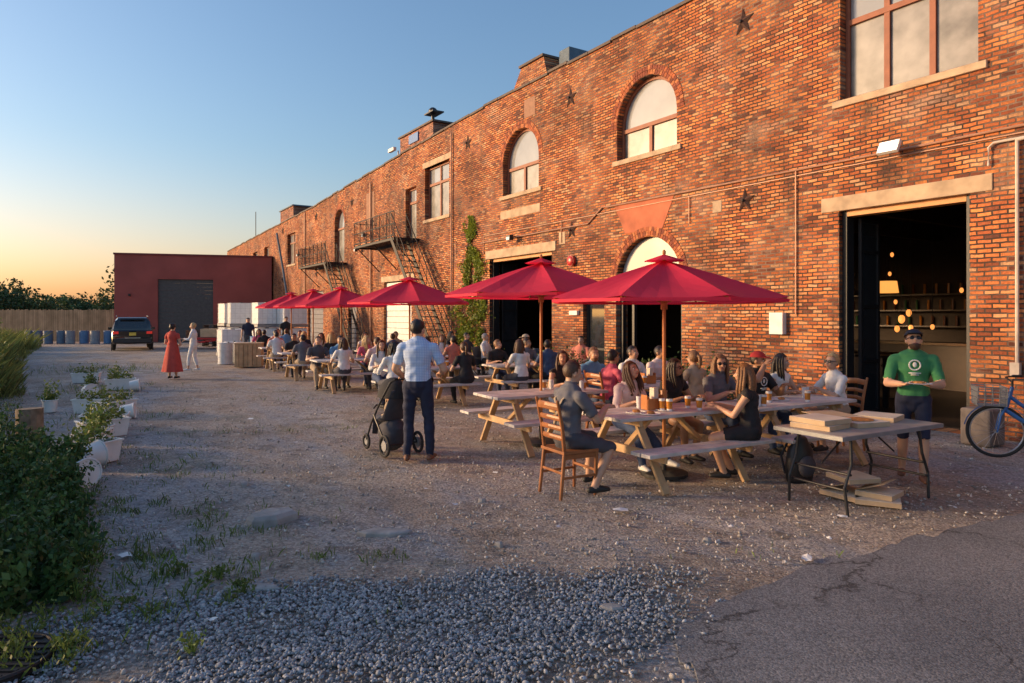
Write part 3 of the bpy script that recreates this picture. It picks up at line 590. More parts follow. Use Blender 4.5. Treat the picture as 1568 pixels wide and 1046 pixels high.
b=MB(); b.b2(-8.3,-8,-.4,8.9,.0,18,BRICK); b.b2(67,67.3,-.4,7.6,0,18,BRICK); b.b2(-8,67,-.4,7.1,18,18.3,BRICK); wb(b,'side_and_rear_walls')
AB1=mat('arch_brick_a',(.42,.12,.045),.85,var=.3,vscale=9,bump=.4);AB2=mat('arch_brick_b',(.24,.065,.035),.85,var=.3,vscale=9,bump=.4);AB3=mat('arch_brick_c',(.50,.18,.07),.85,var=.3,vscale=9,bump=.4)
b=MB()
def vous(s0,s1,zs,n=26):
    c=(s0+s1)/2;r=(s1-s0)/2
    for ring in range(2):
        rr=r+.01+.105/2+ring*.112; nn=int(math.pi*rr/.085)
        for i in range(nn):
            a=math.pi*(i+.5)/nn; p=V((c+rr*math.cos(a),zs+rr*math.sin(a),.016-.004*ring))
            b.box(p,(.103,math.pi*rr/nn-.013,.05+.008*random.random()),random.choice([AB1,AB2,AB2,AB3]),Matrix.Rotation(a,3,'Z'))
vous(11.2,13.26,6.6);vous(16.77,18.8,6.63);vous(11.05,13.3,2.62);vous(34.4,36,6.6)
wb(b,'arch_bricks')
b=MB()
b.b2(4.78,7.58,3.72,3.98,-.025,.2,STONE); b.b2(15.9,19.9,3.7,3.98,-.025,.2,STONE)
for s0,s1,z in((4.85,7.35,5.70),(11.05,13.4,5.75),(16.6,18.95,5.66),(22.5,24.8,5.58),(43.7,45.9,5.1),(51,52.4,5.1),(54.6,56.2,5.1),(59.5,61.3,5.1)): b.b2(s0,s1,z-.12,z+.002,-.05,.22,STONE)
b.b2(22.4,24.9,7.64,7.86,-.012,.2,STONE); b.b2(16.7,18.95,4.92,5.18,-.012,.1,STONE); b.b2(25.7,29.3,3.3,3.55,-.015,.2,STONE); b.b2(16.95,17.55,7.88,8.45,-.01,.1,mat('patch_stone',(.36,.2,.13),.9)); b.b2(30.2,31.2,6.0,7.6,-.008,.1,mat('patch_stone',(.4,.2,.15)))
b.prism([(11.25,4.64),(13.35,4.64),(12.95,3.88),(11.65,3.88)],'z',-.012,.1,PLAST)
b.b2(9.9,10.15,4.05,4.3,-.012,.1,STONE); b.b2(15.45,15.75,3.85,4.2,-.012,.1,STONE)
wb(b,'stone_trim',bevel=.012)
b=MB()
def win(s0,s1,z0,z1,nv=2,tz=None,arch=None):
    d=.17; w=.075
    if arch is None:
        b.b2(s0,s0+w,z0,z1,d,d+.1,FRAME);b.b2(s1-w,s1,z0,z1,d,d+.1,FRAME);b.b2(s0+w,s1-w,z0,z0+w,d,d+.1,FRAME);b.b2(s0+w,s1-w,z1-w,z1,d,d+.1,FRAME)
    else:
        zs=arch; b.b2(s0,s0+w,z0,zs,d,d+.1,FRAME);b.b2(s1-w,s1,z0,zs,d,d+.1,FRAME);b.b2(s0+w,s1-w,z0,z0+w,d,d+.1,FRAME)
        pts=arc(s0+w/2,s1-w/2,zs,18)
        for p,q in zip(pts[:-1],pts[1:]): b.beam((p[0],p[1],d+.05),(q[0],q[1],d+.05),.1,w*1.1,FRAME,up=V((0,0,1)).cross(V((q[0]-p[0],q[1]-p[1],0))))
    for i in range(1,nv):
        s=s0+(s1-s0)*i/nv; b.b2(s-.05,s+.05,z0+w,(z1-w if (tz is None or arch is None) else tz-.04),d+.005,d+.085,FRAME)
    if tz: b.b2(s0+w,s1-w,tz-.05,tz+.05,d-.004,d+.09,FRAME)
    zt=tz if tz else z0
    if tz: b.b2(s0+w*.5,s1-w*.5,z0+w*.5,tz,d+.05,d+.06,PANE2)
    if arch is None: b.b2(s0+w*.5,s1-w*.5,zt,z1-w*.5,d+.05,d+.06,PANE)
    else:
        pts=[(s0+.04,zt),(s1-.04,zt)]+arc(s0+.04,s1-.04,arch,18); b.prism(pts,'z',d+.05,d+.06,PANE)
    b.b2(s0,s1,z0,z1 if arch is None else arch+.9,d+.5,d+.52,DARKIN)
win(4.98,7.22,5.7,7.75,3,7.12); win(11.2,13.26,5.75,7.6,2,6.5,6.6); win(16.77,18.8,5.66,7.6,2,6.5,6.63); win(22.6,24.7,5.58,7.64,2,6.95); win(25.5,26.6,4.95,7.1,1,6.5)
win(34.4,36,4.6,7.3,1,6.4,6.6); win(43.8,45.8,5.1,7.1,2,6.5); win(51,52.4,5.1,6.8,2); win(54.6,56.2,5.1,6.7,2); win(59.5,61.3,5.1,6.7,2); win(-1.5,1.2,5.7,7.7,3,7.1)
wb(b,'windows',bevel=.004)
b=MB()
GD=mat('door_glass_dark',(.03,.035,.04),.06,bump=0,coat=1)
for s0,s1,zt in((5.1,7.24,3.72),(16.1,19.65,3.7),(-1.5,1.2,3.7)):
    b.b2(s0,s0+.09,0,zt,.1,.32,BLACK); b.b2(s1-.09,s1,0,zt,.1,.32,BLACK); b.b2(s0+.09,s1-.09,zt-.10,zt,.1,.32,mat('door_head_wood',(.6,.26,.07),.5))
    sl=s1-.15
    for dd in(.40,.95): b.b2(sl-.03,sl+.03,0,zt-.12,dd,dd+.06,BLACK)
    for z in(.06,1.0,2.0,3.0,zt-.16): b.b2(sl-.03,sl+.03,z-.03,z+.03,.46,.95,BLACK)
    b.b2(sl-.006,sl+.006,.05,zt-.15,.46,.95,GD)
b.b2(11.1,11.18,0,2.7,.12,.22,BLACK);b.b2(13.17,13.25,0,2.7,.12,.22,BLACK);b.b2(11.1,13.25,2.56,2.66,.115,.225,BLACK);b.b2(12.75,12.83,0,2.56,.12,.22,BLACK)
pts=[(11.1,2.66),(13.25,2.66)]+arc(11.1,13.25,2.66,16); b.prism(pts,'z',.16,.17,PANE)
b.b2(13.75,13.83,0,2.5,.12,.22,BLACK);b.b2(14.57,14.65,0,2.5,.12,.22,BLACK);b.b2(13.83,14.57,2.42,2.5,.12,.22,BLACK);b.b2(13.83,14.57,.9,.96,.12,.22,BLACK);b.b2(13.83,14.57,.0,2.42,.16,.17,GD)
for i in range(13): b.b2(26.0,29.0,.02+i*.25,.255+i*.25,.12+.01*(i%2),.16+.01*(i%2),WHITE)
b.b2(32.6,33.8,0,2.4,.15,.2,mat('door_grey',(.2,.2,.22)))
for i in range(12): b.b2(38,41,.02+i*.265,.27+i*.265,.12+.01*(i%2),.16+.01*(i%2),mat('door_grey',(.2,.2,.22)))
wb(b,'doors',bevel=.004)
b=MB(); BW=mat('bar_wood',(.05,.022,.011),.4)
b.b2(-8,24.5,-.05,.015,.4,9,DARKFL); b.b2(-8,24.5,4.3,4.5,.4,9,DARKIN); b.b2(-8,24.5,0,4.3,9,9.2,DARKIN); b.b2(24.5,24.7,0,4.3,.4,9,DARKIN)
b.b2(5.5,13,0,1.1,6.2,6.8,BW); b.b2(5.4,13.1,1.1,1.16,6.1,6.9,mat('bar_top',(.14,.065,.03),.25))
for i in range(9): b.b2(4+i*1.9,4.12+i*1.9,3.9,4.28,.45,8.9,mat('beam_wood',(.06,.03,.015)))
for i in range(3): b.b2(6,12.5,1.5+i*.45,1.54+i*.45,8.6,8.9,BW)
for i in range(60): s=6.1+i*.105; z=1.54+.45*(i%3); b.cyl((s,z,8.72),(s,z+.28,8.72),.035,random.choice([mat('bottle_amber',(.3,.11,.02),.1,bump=0),mat('bottle_green',(.03,.08,.04),.1,bump=0),mat('bottle_brown',(.1,.04,.02),.1,bump=0)]),n=8)
for s in(8.2,9.4,10.6,17,18.3): 
    b.cyl((s,0,3.4),(s,.72,3.4),.018,BLACK,n=6); b.cyl((s,.70,3.4),(s,.74,3.4),.17,BW,n=14); b.cyl((s,.02,3.4),(s,.035,3.4),.18,BLACK,n=14)
for k_,(s,d) in enumerate(((7.0,1.6),(7.9,2.6))):
    b.b2(s,s+.9,1.0,1.05,d,d+.6,BW); b.b2(s+.4,s+.48,0,1.0,d+.25,d+.33,BLACK)
wb(b,'taproom_interior')
LAMP=mat('lampshade_lit',(.8,.45,.12),.6,emit=(1,.40,.08),estr=1.15,bump=0); BULB=mat('bulb_lit',(1,.6,.3),.5,emit=(1,.34,.07),estr=1.3,bump=0)
for (s,z,d,r) in((7.75,2.42,2.5,.22),(8.35,1.75,4.2,.07),(8.7,2.15,4.6,.04),(8.25,1.55,4.4,.05),(9.6,2.9,6,.04),(9.2,1.5,5.6,.06),(9.0,3.3,5,.04),(7.2,1.6,3.2,.04),(13.4,2.5,3.5,.07),(14.6,2.4,4.5,.08),(20.5,2.5,3.5,.12),(19.8,2.7,5.5,.07),(21.5,2.2,5,.1),(9.9,1.9,7.5,.07),(8.9,2.5,8.2,.05)):
    b=MB()
    if r>.12: b.cyl((0,-r*.55,0),(0,r*.55,0),r,LAMP,r2=r*.85,n=20)
    else: b.ell((0,0,0),(r,r*1.5,r),BULB,n=10); b.cyl((0,r*1.3,0),(0,r*2.1,0),r*.9,BLACK,r2=r*.3,n=10)
    b.cyl((0,r*.5,0),(0,4.3-z,0),.006,BLACK,n=4)
    b.build('pendant_lamp',M=WM@Matrix.Translation((s,z,d)),parent=None)
b=MB()
RSTAR=mat('rusty_iron',(.07,.03,.02),.8,var=.4,vscale=20)
def star(s,z,r=.30):
    vs=[(s,z,-.07)]
    for i in range(10):
        a=math.pi/2+i*math.pi/5; q=r if i%2==0 else r*.40; vs.append((s+q*math.cos(a),z+q*math.sin(a),-.012))
    b.add(vs,[(0,1+i,1+(i+1)%10) for i in range(10)]+[tuple(range(10,0,-1))],RSTAR); b.ell((s,z,-.07),(.035,.035,.03),IRON,n=8)
for s in(-3,3.4,9.35,15.2,21.15,33.2,39.3,46.9): star(s,7.9 if s<22 else 7.5,.29); star(s-.05,4.2,.26)
wb(b,'star_anchor_plates')
b=MB()
b.loft([(-8,4.62,-.03),(6.0,4.60,-.03),(13.6,4.64,-.03),(13.8,4.66,-.03),(14.4,4.30,-.03),(20.2,4.28,-.03)],[.022]*6,COND,n=8)
b.loft([(-8,4.50,-.02),(20,4.50,-.02)],[.012]*2,COND,n=6)
b.loft([(8.1,4.6,-.03),(8.1,1.85,-.03)],[.014]*2,COND,n=6)
b.loft([(4.45,4.4,-.05),(4.45,1.1,-.05)],[.026]*2,CONDW,n=8); b.loft([(4.2,4.42,-.05),(4.75,4.42,-.05),(4.82,4.36,-.05),(4.82,4.1,-.05)],[.02]*4,CONDW,n=8); b.loft([(3,4.52,-.05),(4.45,4.4,-.05)],[.026]*2,CONDW,n=8)
b.box((4.47,1.05,-.05),(.12,.2,.08),CONDW)
b.box((8.48,1.68,-.06),(.30,.42,.12),WHITE); b.box((15.0,1.9,-.04),(.35,.12,.08),WHITE)
for s in(10.8,15.6,20.0,22.0): b.loft([(s,4.5,-.03),(s,3.9,-.03)],[.012]*2,COND,n=6)
b.loft([(22.3,8.5,-.06),(22.3,.2,-.06)],[.03]*2,COND,n=8); b.loft([(46.5,7.2,-.5),(46.2,5.0,-.2),(44.0,.5,-.1)],[.07]*3,mat('drain_blue',(.1,.16,.22)),n=8)
for s in(30.5,41.5): b.loft([(s,8.0,-.06),(s,.2,-.06)],[.04]*2,COND,n=8)
wb(b,'conduits_and_boxes')
b=MB(); b.cyl((15.1,3.34,-.02),(15.1,3.34,-.10),.15,REDP,n=20); b.ell((15.1,3.34,-.10),(.14,.14,.05),REDP,n=16); wb(b,'fire_bell',smooth='auto')
b=MB(); b.box((0,0,0),(.34,.22,.06),WHITE); b.box((0,-.002,-.032),(.29,.17,.006),mat('floodlight_lens',(1,1,1),emit=(1,.96,.88),estr=14,bump=0)); b.beam((0,.0,.02),(0,.08,.22),.04,.04,WHITE)
b.build('wall_floodlight',M=WM@Matrix.Translation((6.19,4.62,-.28))@Matrix.Rotation(.5,4,'X'))
for s,z in((18.0,4.25),(30.9,5.6),(42.3,5.5),(32,5.0)):
    b=MB(); b.box((0,0,0),(.22,.16,.14),BLACK); b.beam((0,0,0),(0,.06,.26),.04,.04,BLACK); b.box((0,-.03,-.075),(.18,.1,.01),GLASSM); b.build('wall_floodlight',M=WM@Matrix.Translation((s,z,-.25)),bevel=.01)
b=MB(); b.add([(16.2,8.5,-.01),(18.5,8.5,-.01),(18.5,8.5,1.3),(16.2,8.5,1.3),(16.55,9.5,.02),(17.75,9.5,.02),(17.75,9.5,1.2),(16.55,9.5,1.2)],[(0,1,5,4),(1,2,6,5),(2,3,7,6),(3,0,4,7),(4,5,6,7)],BRICK); b.box((17.15,9.53,.6),(1.3,.07,1.3),cop); wb(b,'brick_chimney')
b=MB(); b.box((15.98,9.1,.7),(.5,1.0,.7),mat('duct_metal',(.10,.15,.2),.7)); wb(b,'roof_duct',bevel=.02)
b=MB(); b.b2(24.0,27.2,8.4,9.35,.02,1.3,BRICKD); b.b2(23.9,27.3,9.35,9.42,-.05,1.4,cop); b.b2(25.3,26.2,8.9,9.25,-.03,.02,BLUEP); b.cyl((24.8,9.4,.4),(24.8,9.8,.4),.07,BLACK); b.ell((24.8,10.0,.4),(.18,.16,.18),BLACK,n=10); b.b2(24.4,25.2,9.9,9.95,.2,.7,BLACK)
b.cyl((27.6,8.6,.1),(27.6,8.95,.1),.03,WHITE); b.box((27.8,9.0,-.1),(.6,.14,.14),WHITE); wb(b,'roof_stair_head')
b=MB(); b.b2(44.5,47.8,7.8,8.85,.05,1.6,BRICKD); b.b2(44.4,47.9,8.85,8.92,-.03,1.7,mat('drain_blue',(.1,.16,.22))); b.cyl((60,7.7,1),(60,10.5,1),.03,IRON); b.cyl((9.8,8.9,.2),(9.8,9.1,.2),.08,cop); wb(b,'roof_stair_head_far')
def fire_escape(s0,s1,zf,se,name):
    b=MB(); W=1.1; m=IRON
    for i in range(int((s1-s0)/.09)): b.b2(s0+i*.09,s0+i*.09+.035,zf,zf+.02,-W,-.02,m)
    for d in(-W,-.05): b.b2(s0,s1,zf-.09,zf,d,d+.03,m)
    for s in(s0,s1-.03): b.b2(s,s+.03,zf-.09,zf,-W,-.02,m)
    n=int((s1-s0)/.7)
    for i in range(n+1):
        s=s0+(s1-s0)*i/n; b.cyl((s,zf,-W),(s,zf+1.05,-W),.02,m,n=6)
        if i<n:
            t=s0+(s1-s0)*(i+1)/n; 
            for k in range(1,5): x=s+(t-s)*k/5; b.cyl((x,zf+.1,-W),(x,zf+1.0,-W),.010,m,n=4)
            b.cyl((s,zf+.1,-W),(t,zf+1.0,-W),.010,m,n=4)
    for z in(.1,.55,1.05): b.cyl((s0,zf+z,-W),(s1,zf+z,-W),.018,m,n=6); b.cyl((s1,zf+z,-W),(s1,zf+z,-.05),.014,m,n=6)
    for s in(s0+.3,s1-.3,(s0+s1)/2): b.cyl((s,zf-.05,-W),(s,zf-1.1,-.02),.025,m,n=6)
    p0=V((s0,zf,0)); p1=V((se,.25,0)); ns=20
    for d in(-W,-W+.65):
        b.beam((s0+.3,zf+.0,d),(se,.1,d),.03,.18,m,up=V((0,0,1)).cross(p1-p0)); b.cyl((s0+.3,zf+1.0,d),(se,1.05,d),.02,m,n=6); b.cyl((s0+.3,zf+.55,d),(se,.6,d),.014,m,n=6)
        for i in range(0,ns+1,3): q=V((s0+.3,zf,0)).lerp(V((se,.1,0)),i/ns); b.cyl((q.x,q.y,d),(q.x,q.y+1.0,d),.014,m,n=5)
    for i in range(ns+1): q=V((s0+.3,zf,0)).lerp(V((se,.1,0)),i/ns); b.box((q.x,q.y,-W+.325),(.24,.025,.62),m)
    b.build(name,M=WM.copy())
fire_escape(25.2,29.8,4.9,21.3,'fire_escape'); fire_escape(34,39,4.5,30.2,'fire_escape')
def leaf_arrays(cent,size,up=.3):
    n=len(cent); d=RNG.normal(size=(n,3)); d[:,2]+=up; d/=np.linalg.norm(d,axis=1)[:,None]
    e=np.cross(d,RNG.normal(size=(n,3))); e/=np.linalg.norm(e,axis=1)[:,None]
    s=size[:,None] if hasattr(size,'shape') else size
    return np.stack([cent-d*s*.5,cent+e*s*.28,cent+d*s*.5,cent-e*s*.28],1).reshape(-1,3)
def quads_obj(name,vs,mt,nv=4):
    n=len(vs)//nv; me=D.meshes.new(name); me.vertices.add(len(vs)); me.vertices.foreach_set('co',vs.astype(np.float32).ravel())
    me.loops.add(n*nv); me.loops.foreach_set('vertex_index',np.arange(n*nv)); me.polygons.add(n); me.polygons.foreach_set('loop_start',np.arange(n)*nv)
    me.update(calc_edges=True); me.validate()
    o=D.objects.new(name,me); me.materials.append(mt); SC.collection.objects.link(o); return o
LEAF=mat('leaf_green',(.075,.13,.03),.55,var=.25,vscale=1.5,bump=0,island=.45,trans=.25)
LEAFY=mat('leaf_yellow_green',(.13,.18,.035),.6,var=.3,vscale=1,bump=0,island=.45,trans=.25)
LEAFD=mat('leaf_dark',(.070,.135,.035),.55,var=.3,vscale=1.5,bump=0,island=.55,trans=.3)
def ivy(s,z0,z1,w,n,name='wall_ivy'):
    t=RNG.random(n)**.9; z=z0+(z1-z0)*t; ww=w*(1.15-t)*(.75+.35*np.sin(z*4)); ss=s+ww*RNG.normal(size=n)*.5+.2*np.sin(z*1.3); d=-.04-.22*RNG.random(n)*(1.1-t)
    k=np.array([noise.noise(V((a*2.2,c*2.2,4))) for a,c in zip(ss,z)])+.35>RNG.random(n)*.5; ss,z,d=ss[k],z[k],d[k]
    loc=np.stack([ss,z,d,np.ones(len(ss))],1)@np.array(WM).T; quads_obj(name,leaf_arrays(loc[:,:3],.07+.07*RNG.random(len(ss)),up=-.3),mat('ivy_leaf',(.24,.29,.035),.6,var=.3,vscale=1,bump=0,island=.45,trans=.25))
ivy(20.9,.2,5.3,1.5,9000); ivy(19.95,0,2.6,.6,1600)
# ---------------------------------------------------------------- far red building
RB=empty('red_warehouse'); p0=V((-16.9,48,0)); p1=V((-26.4,45.3,0)); e=(p1-p0); W_=e.length; ex=e.normalized()
dz=V((-ex.y,ex.x,0)); 
if dz.y<0: dz=-dz
RM=Matrix(((ex.x,0,dz.x,p0.x),(ex.y,0,dz.y,p0.y),(0,1,0,0),(0,0,0,1)))
RW=mat('red_stucco',(.38,.095,.075),.9,var=.14,vscale=.6,bump=.3,bscale=8)
b=MB(); d0,d1=W_*.385,W_*.735
b.b2(0,d0,0,5.85,0,.3,RW); b.b2(d1,W_,0,5.85,0,.3,RW); b.b2(d0,d1,4.25,5.85,0,.3,RW); b.b2(W_-.3,W_,0,5.85,.3,18,RW); b.b2(0,.3,0,5.85,.3,18,RW); b.b2(.3,W_-.3,5.4,5.5,.3,18,rf)
for i in range(17): b.b2(d0,d1,i*.25,i*.25+.245,.14+.012*(i%2),.2+.012*(i%2),mat('rollup_grey',(.09,.082,.08),.5))
b.b2(-.05,W_+.05,5.85,5.97,-.06,.36,mat('red_coping',(.2,.04,.035))); b.b2(1.6,2.5,1.2,2.2,-.02,.1,mat('sign_dark',(.06,.06,.07))); b.b2(W_*.9,W_*.9+.12,3.1,3.25,-.15,0,BLACK)
b.build('walls_and_door',parent=RB,M=RM)
b=MB(); FW=mat('fence_wood',(.12,.095,.075),.85,var=.3,vscale=2,island=.3); a=V((-26.8,46.5,0)); c=V((-48,52,0)); L_=(c-a).length; t=(c-a)/L_
for i in range(int(L_/.16)):
    p=a+t*i*.16; h=2.2+random.uniform(-.05,.05); b.box(p+V((0,0,h/2)),(.145,.03,h),FW,Matrix.Rotation(math.atan2(t.y,t.x),3,'Z'))
for z in(.5,1.8): b.beam(a+V((0,.06,z)),c+V((0,.06,z)),.05,.09,FW)
b.build('wooden_fence')
# ---------------------------------------------------------------- SUV (rear view)
def suv(x,y,ya):
    b=MB(); P=mat('car_paint_black',(.012,.012,.015),.22,var=0,bump=0,coat=1); G=mat('car_glass',(.02,.025,.03),.05,bump=0,coat=1)
    sec=[(-2.30,.80,.48,.92),(-2.36,.88,.40,1.0),(-2.28,.93,.36,1.08),(-1.9,.95,.34,1.10),(0,.96,.32,1.08),(1.1,.95,.32,1.04),(1.9,.92,.34,.98),(2.25,.84,.40,.88),(2.34,.7,.48,.76)]
    vs=[];fs=[]; prof=[(-1,.12),(-1,.75),(-.93,.97),(-.6,1),(.6,1),(.93,.97),(1,.75),(1,.12),(.9,0),(-.9,0)]; n=len(prof)
    for(yy,w,z0,z1) in sec:
        for(u,v) in prof: vs.append((u*w,yy,z0+(z1-z0)*v))
    for i in range(len(sec)-1):
        for j in range(n): fs.append((i*n+j,i*n+(j+1)%n,(i+1)*n+(j+1)%n,(i+1)*n+j))
    fs+= [tuple(range(n)),tuple(range((len(sec)-1)*n,len(sec)*n))[::-1]]; b.add(vs,fs,P)
    cs=[(-2.27,.86,1.05,1.12),(-2.05,.80,1.06,1.60),(-1.85,.76,1.06,1.70),(0,.76,1.06,1.74),(.45,.74,1.05,1.68),(1.15,.82,1.0,1.08)]; vs=[];fs=[]; pr=[(-1.1,0),(-.98,.85),(-.85,1),(.85,1),(.98,.85),(1.1,0)]; n=6
    for(yy,w,z0,z1) in cs:
        for(u,v) in pr: vs.append((u*w,yy,z0+(z1-z0)*v))
    for i in range(len(cs)-1):
        for j in range(n-1): fs.append((i*n+j,i*n+j+1,(i+1)*n+j+1,(i+1)*n+j))
    fs+=[tuple(range(n)),tuple(range((len(cs)-1)*n,len(cs)*n))]; b.add(vs,fs,P)
    b.add([(-.68,-2.265,1.14),(.68,-2.265,1.14),(.62,-2.09,1.55),(-.62,-2.09,1.55)],[(0,1,2,3)],G)
    for s in(-1,1):
        for (ya_,yb) in((-1.75,-.75),(-.65,.25)): b.add([(s*.925,ya_,1.12),(s*.925,yb,1.12),(s*.795,yb,1.58),(s*.795,ya_,1.58)],[(0,1,2,3)],G)
        b.box((s*.76,-2.33,.93),(.26,.06,.13),mat('tail_light',(.5,.02,.02),.2,emit=(1,.05,.03),estr=.3,bump=0)); b.box((s*1.03,.55,1.1),(.18,.1,.14),P); b.beam((s*.72,-1.8,1.76),(s*.72,.2,1.79),.04,.03,STEEL)
        for yy in(-1.42,1.42): b.torus((s*.84,yy,.36),.27,.10,RUBBER,ax='x',n=26); b.cyl((s*.80,yy,.36),(s*.93,yy,.36),.2,STEEL,n=18); b.torus((s*.94,yy,.36),.40,.02,RUBBER,ax='x',n=26,k=5)
    b.box((0,-2.40,.52),(1.7,.12,.2),mat('car_trim',(.03,.03,.03),.6)); b.box((0,-2.39,.86),(.31,.02,.16),mat('plate_yellow',(.75,.55,.08),.5)); b.box((0,-2.40,.66),(.7,.02,.03),STEEL); b.box((0,-2.16,1.66),(1.1,.2,.03),P)
    return b.build('parked_suv',loc=(x,y,0),yaw=ya,smooth='auto')
suv(-20.6,37.0,yw(-.50,.87))
# ---------------------------------------------------------------- barrels, totes, crate
def drum(x,y,m,h=.88,r=.29,name='drum_barrel'):
    b=MB(); b.cyl((0,0,0),(0,0,h),r,m,n=22)
    for z in(.02,h*.33,h*.66,h-.02): b.torus((0,0,z),r,.014,m,ax='z',n=22,k=6)
    b.cyl((.12,0,h),(.12,0,h+.03),.035,BLACK,n=10); b.build(name,loc=(x,y,0),smooth='auto')
DW=mat('drum_white',(.62,.63,.62),.4); DB=mat('drum_blue',(.02,.17,.38),.35)
for i in range(10): drum(-31.0+i*.72+random.uniform(-.1,.1),43.6+random.uniform(-.3,.3),random.choice([mat('drum_greyblue',(.10,.16,.24),.5),mat('drum_paleblue',(.10,.2,.36),.5),mat('drum_grey',(.25,.27,.3),.5)]),.82,.27)
for (x,y) in((-10.75,25.6),(-10.3,26.0),(-10.9,26.5)): drum(x,y,DW,.8,.26)
drum(-10.6,28.5,DB,.95,.32); drum(-11.2,33.5,DW)
TOTE=mat('tote_plastic',(.88,.89,.88),.4,var=.06)
TB=mat('tote_cage',(.62,.62,.62),.4,metal=.3)
def tote(x,y,st):
    b=MB()
    for k in range(st):
        z=k*1.25; b.box((0,0,z+.07),(1.2,1.0,.13),GREY); b.box((0,0,z+.67),(1.12,.94,1.03),TOTE); b.cyl((0,0,z+1.18),(0,0,z+1.22),.1,BLACK)
        for i in range(6):
            u=-.58+i*1.16/5; b.box((u,-.49,z+.66),(.009,.009,1.08),TB); b.box((u,.49,z+.66),(.009,.009,1.08),TB)
            v=-.49+i*.98/5; b.box((-.58,v,z+.66),(.009,.009,1.08),TB); b.box((.58,v,z+.66),(.009,.009,1.08),TB)
        for j in range(5):
            zz=z+.16+j*.25; b.box((0,-.50,zz),(1.18,.009,.009),TB); b.box((0,.50,zz),(1.18,.009,.009),TB); b.box((-.59,0,zz),(.009,1,.009),TB); b.box((.59,0,zz),(.009,1,.009),TB)
    b.build('water_tote',loc=(x,y,0),yaw=.6+random.uniform(-.1,.15),bevel=0)
tote(-13.7,34.5,2);tote(-12.0,33.4,2);tote(-13.0,36.6,2);tote(-10.7,33.2,2);tote(-12.6,30.8,1);tote(-15.0,36.6,2)
b=MB(); 
for i in range(6): b.box((-.375+i*.15,-.38,.42),(.135,.025,.8),TIMBER2);b.box((-.375+i*.15,.38,.42),(.135,.025,.8),TIMBER2);b.box((-.43,-.33+i*.13,.42),(.025,.12,.8),TIMBER2);b.box((.43,-.33+i*.13,.42),(.025,.12,.8),TIMBER2)
b.box((0,0,.05),(.84,.74,.05),TIMBER2); b.box((0,0,.84),(.92,.82,.03),TIMBER2); b.build('wooden_crate',loc=(-9.35,24.3,0),yaw=.25)
b=MB()
for k in range(9):
    z=k*.14
    for i in range(6): b.box((0,-.5+i*.2,z+.125),(1.2,.12,.02),FW)
    for i in range(3): b.box((-.55+i*.55,0,z+.06),(.09,1.1,.1),FW)
b.build('pallet_stack',loc=(-17.6,40.5,0),yaw=.15)
b=MB(); b.box((0,0,.55),(2.2,1.5,.1),REDP); 
for s in(-1,1): b.torus((s*.9,0,.28),.22,.07,RUBBER,ax='x'); b.box((s*1.05,0,.8),(.05,1.5,.4),FW); b.beam((s*.7,-.7,.5),(0,-1.7,.4),.08,.08,REDP)
b.box((0,.72,.8),(2.1,.05,.4),FW); b.box((.2,0,.85),(1.2,.9,.45),CARDB); b.build('flat_trailer',loc=(-16.6,37.6,0),yaw=.1)
for (x,y,l) in((1.15,16.4,1.4),(3.0,13.4,1.0),(7.95,9.0,.8)):
    b=MB()
    for k in range(3):
        z=.1+k*.17
        for s in(-1,1): b.box((0,s*.22,z),(l,.03,.155),TIMBER2); b.box((s*l/2,0,z),(.03,.41,.155),TIMBER2)
    b.box((0,0,.46),(l-.06,.40,.04),mat('soil',(.05,.035,.025))); b.build('planter_box',loc=(x,y,0),yaw=ty+1.57)
    n=900; c=np.stack([RNG.normal(size=n)*l*.22+x,RNG.normal(size=n)*.22+y,.5+np.abs(RNG.normal(size=n))*.22],1); quads_obj('planter_plant',leaf_arrays(c,.05+.05*RNG.random(n)),LEAF)
n=1800; c=np.stack([3.35+RNG.normal(size=n)*.28,11.9+RNG.normal(size=n)*.25,.15+np.abs(RNG.normal(size=n))*.33],1); quads_obj('wall_shrub',leaf_arrays(c,.05+.06*RNG.random(n)),LEAF)
b=MB(); b.box((0,0,.26),(.42,.4,.52),mat('granite',(.20,.17,.15),.9,var=.3,bump=.5,bscale=12)); b.build('stone_block',loc=(6.72,9.75,0),yaw=ty,bevel=.03)
# ================================================================= GROUND
def inpoly(px,py,poly):
    r=np.zeros(px.shape,bool); n=len(poly)
    for i in range(n):
        x1,y1=poly[i];x2,y2=poly[(i+1)%n]; c=((y1>py)!=(y2>py)); xi=(x2-x1)*(py-y1)/((y2-y1)+1e-12)+x1; r^=c&(px<xi)
    return r
xs=np.concatenate([-np.geomspace(9,600,32)[::-1],np.arange(-8.9,9,.11),np.geomspace(9.1,400,28)]); ys=np.concatenate([-np.geomspace(1,200,16)[::-1],np.arange(-.9,14,.11),np.geomspace(14.2,900,44)])
gx,gy=np.meshgrid(xs,ys); gz=np.array([noise.noise(V((a*.9,b_*.9,0)))*.6+noise.noise(V((a*3.1,b_*3.1,5)))*.4 for a,b_ in zip(gx.ravel(),gy.ravel())]); gz=np.clip(-.016+.026*gz,-.042,0)
vs=np.stack([gx.ravel(),gy.ravel(),gz],1); nxs=len(xs);nys=len(ys)
I=(np.arange(nys-1)[:,None]*nxs+np.arange(nxs-1)[None,:]).ravel(); F_=np.stack([I,I+1,I+1+nxs,I+nxs],1)
me=D.meshes.new('ground'); me.vertices.add(len(vs)); me.vertices.foreach_set('co',vs.ravel()); me.loops.add(F_.size); me.loops.foreach_set('vertex_index',F_.ravel()); me.polygons.add(len(F_)); me.polygons.foreach_set('loop_start',np.arange(len(F_))*4); me.update(calc_edges=True); me.polygons.foreach_set('use_smooth',[True]*len(F_))
go=D.objects.new('ground',me); SC.collection.objects.link(go)
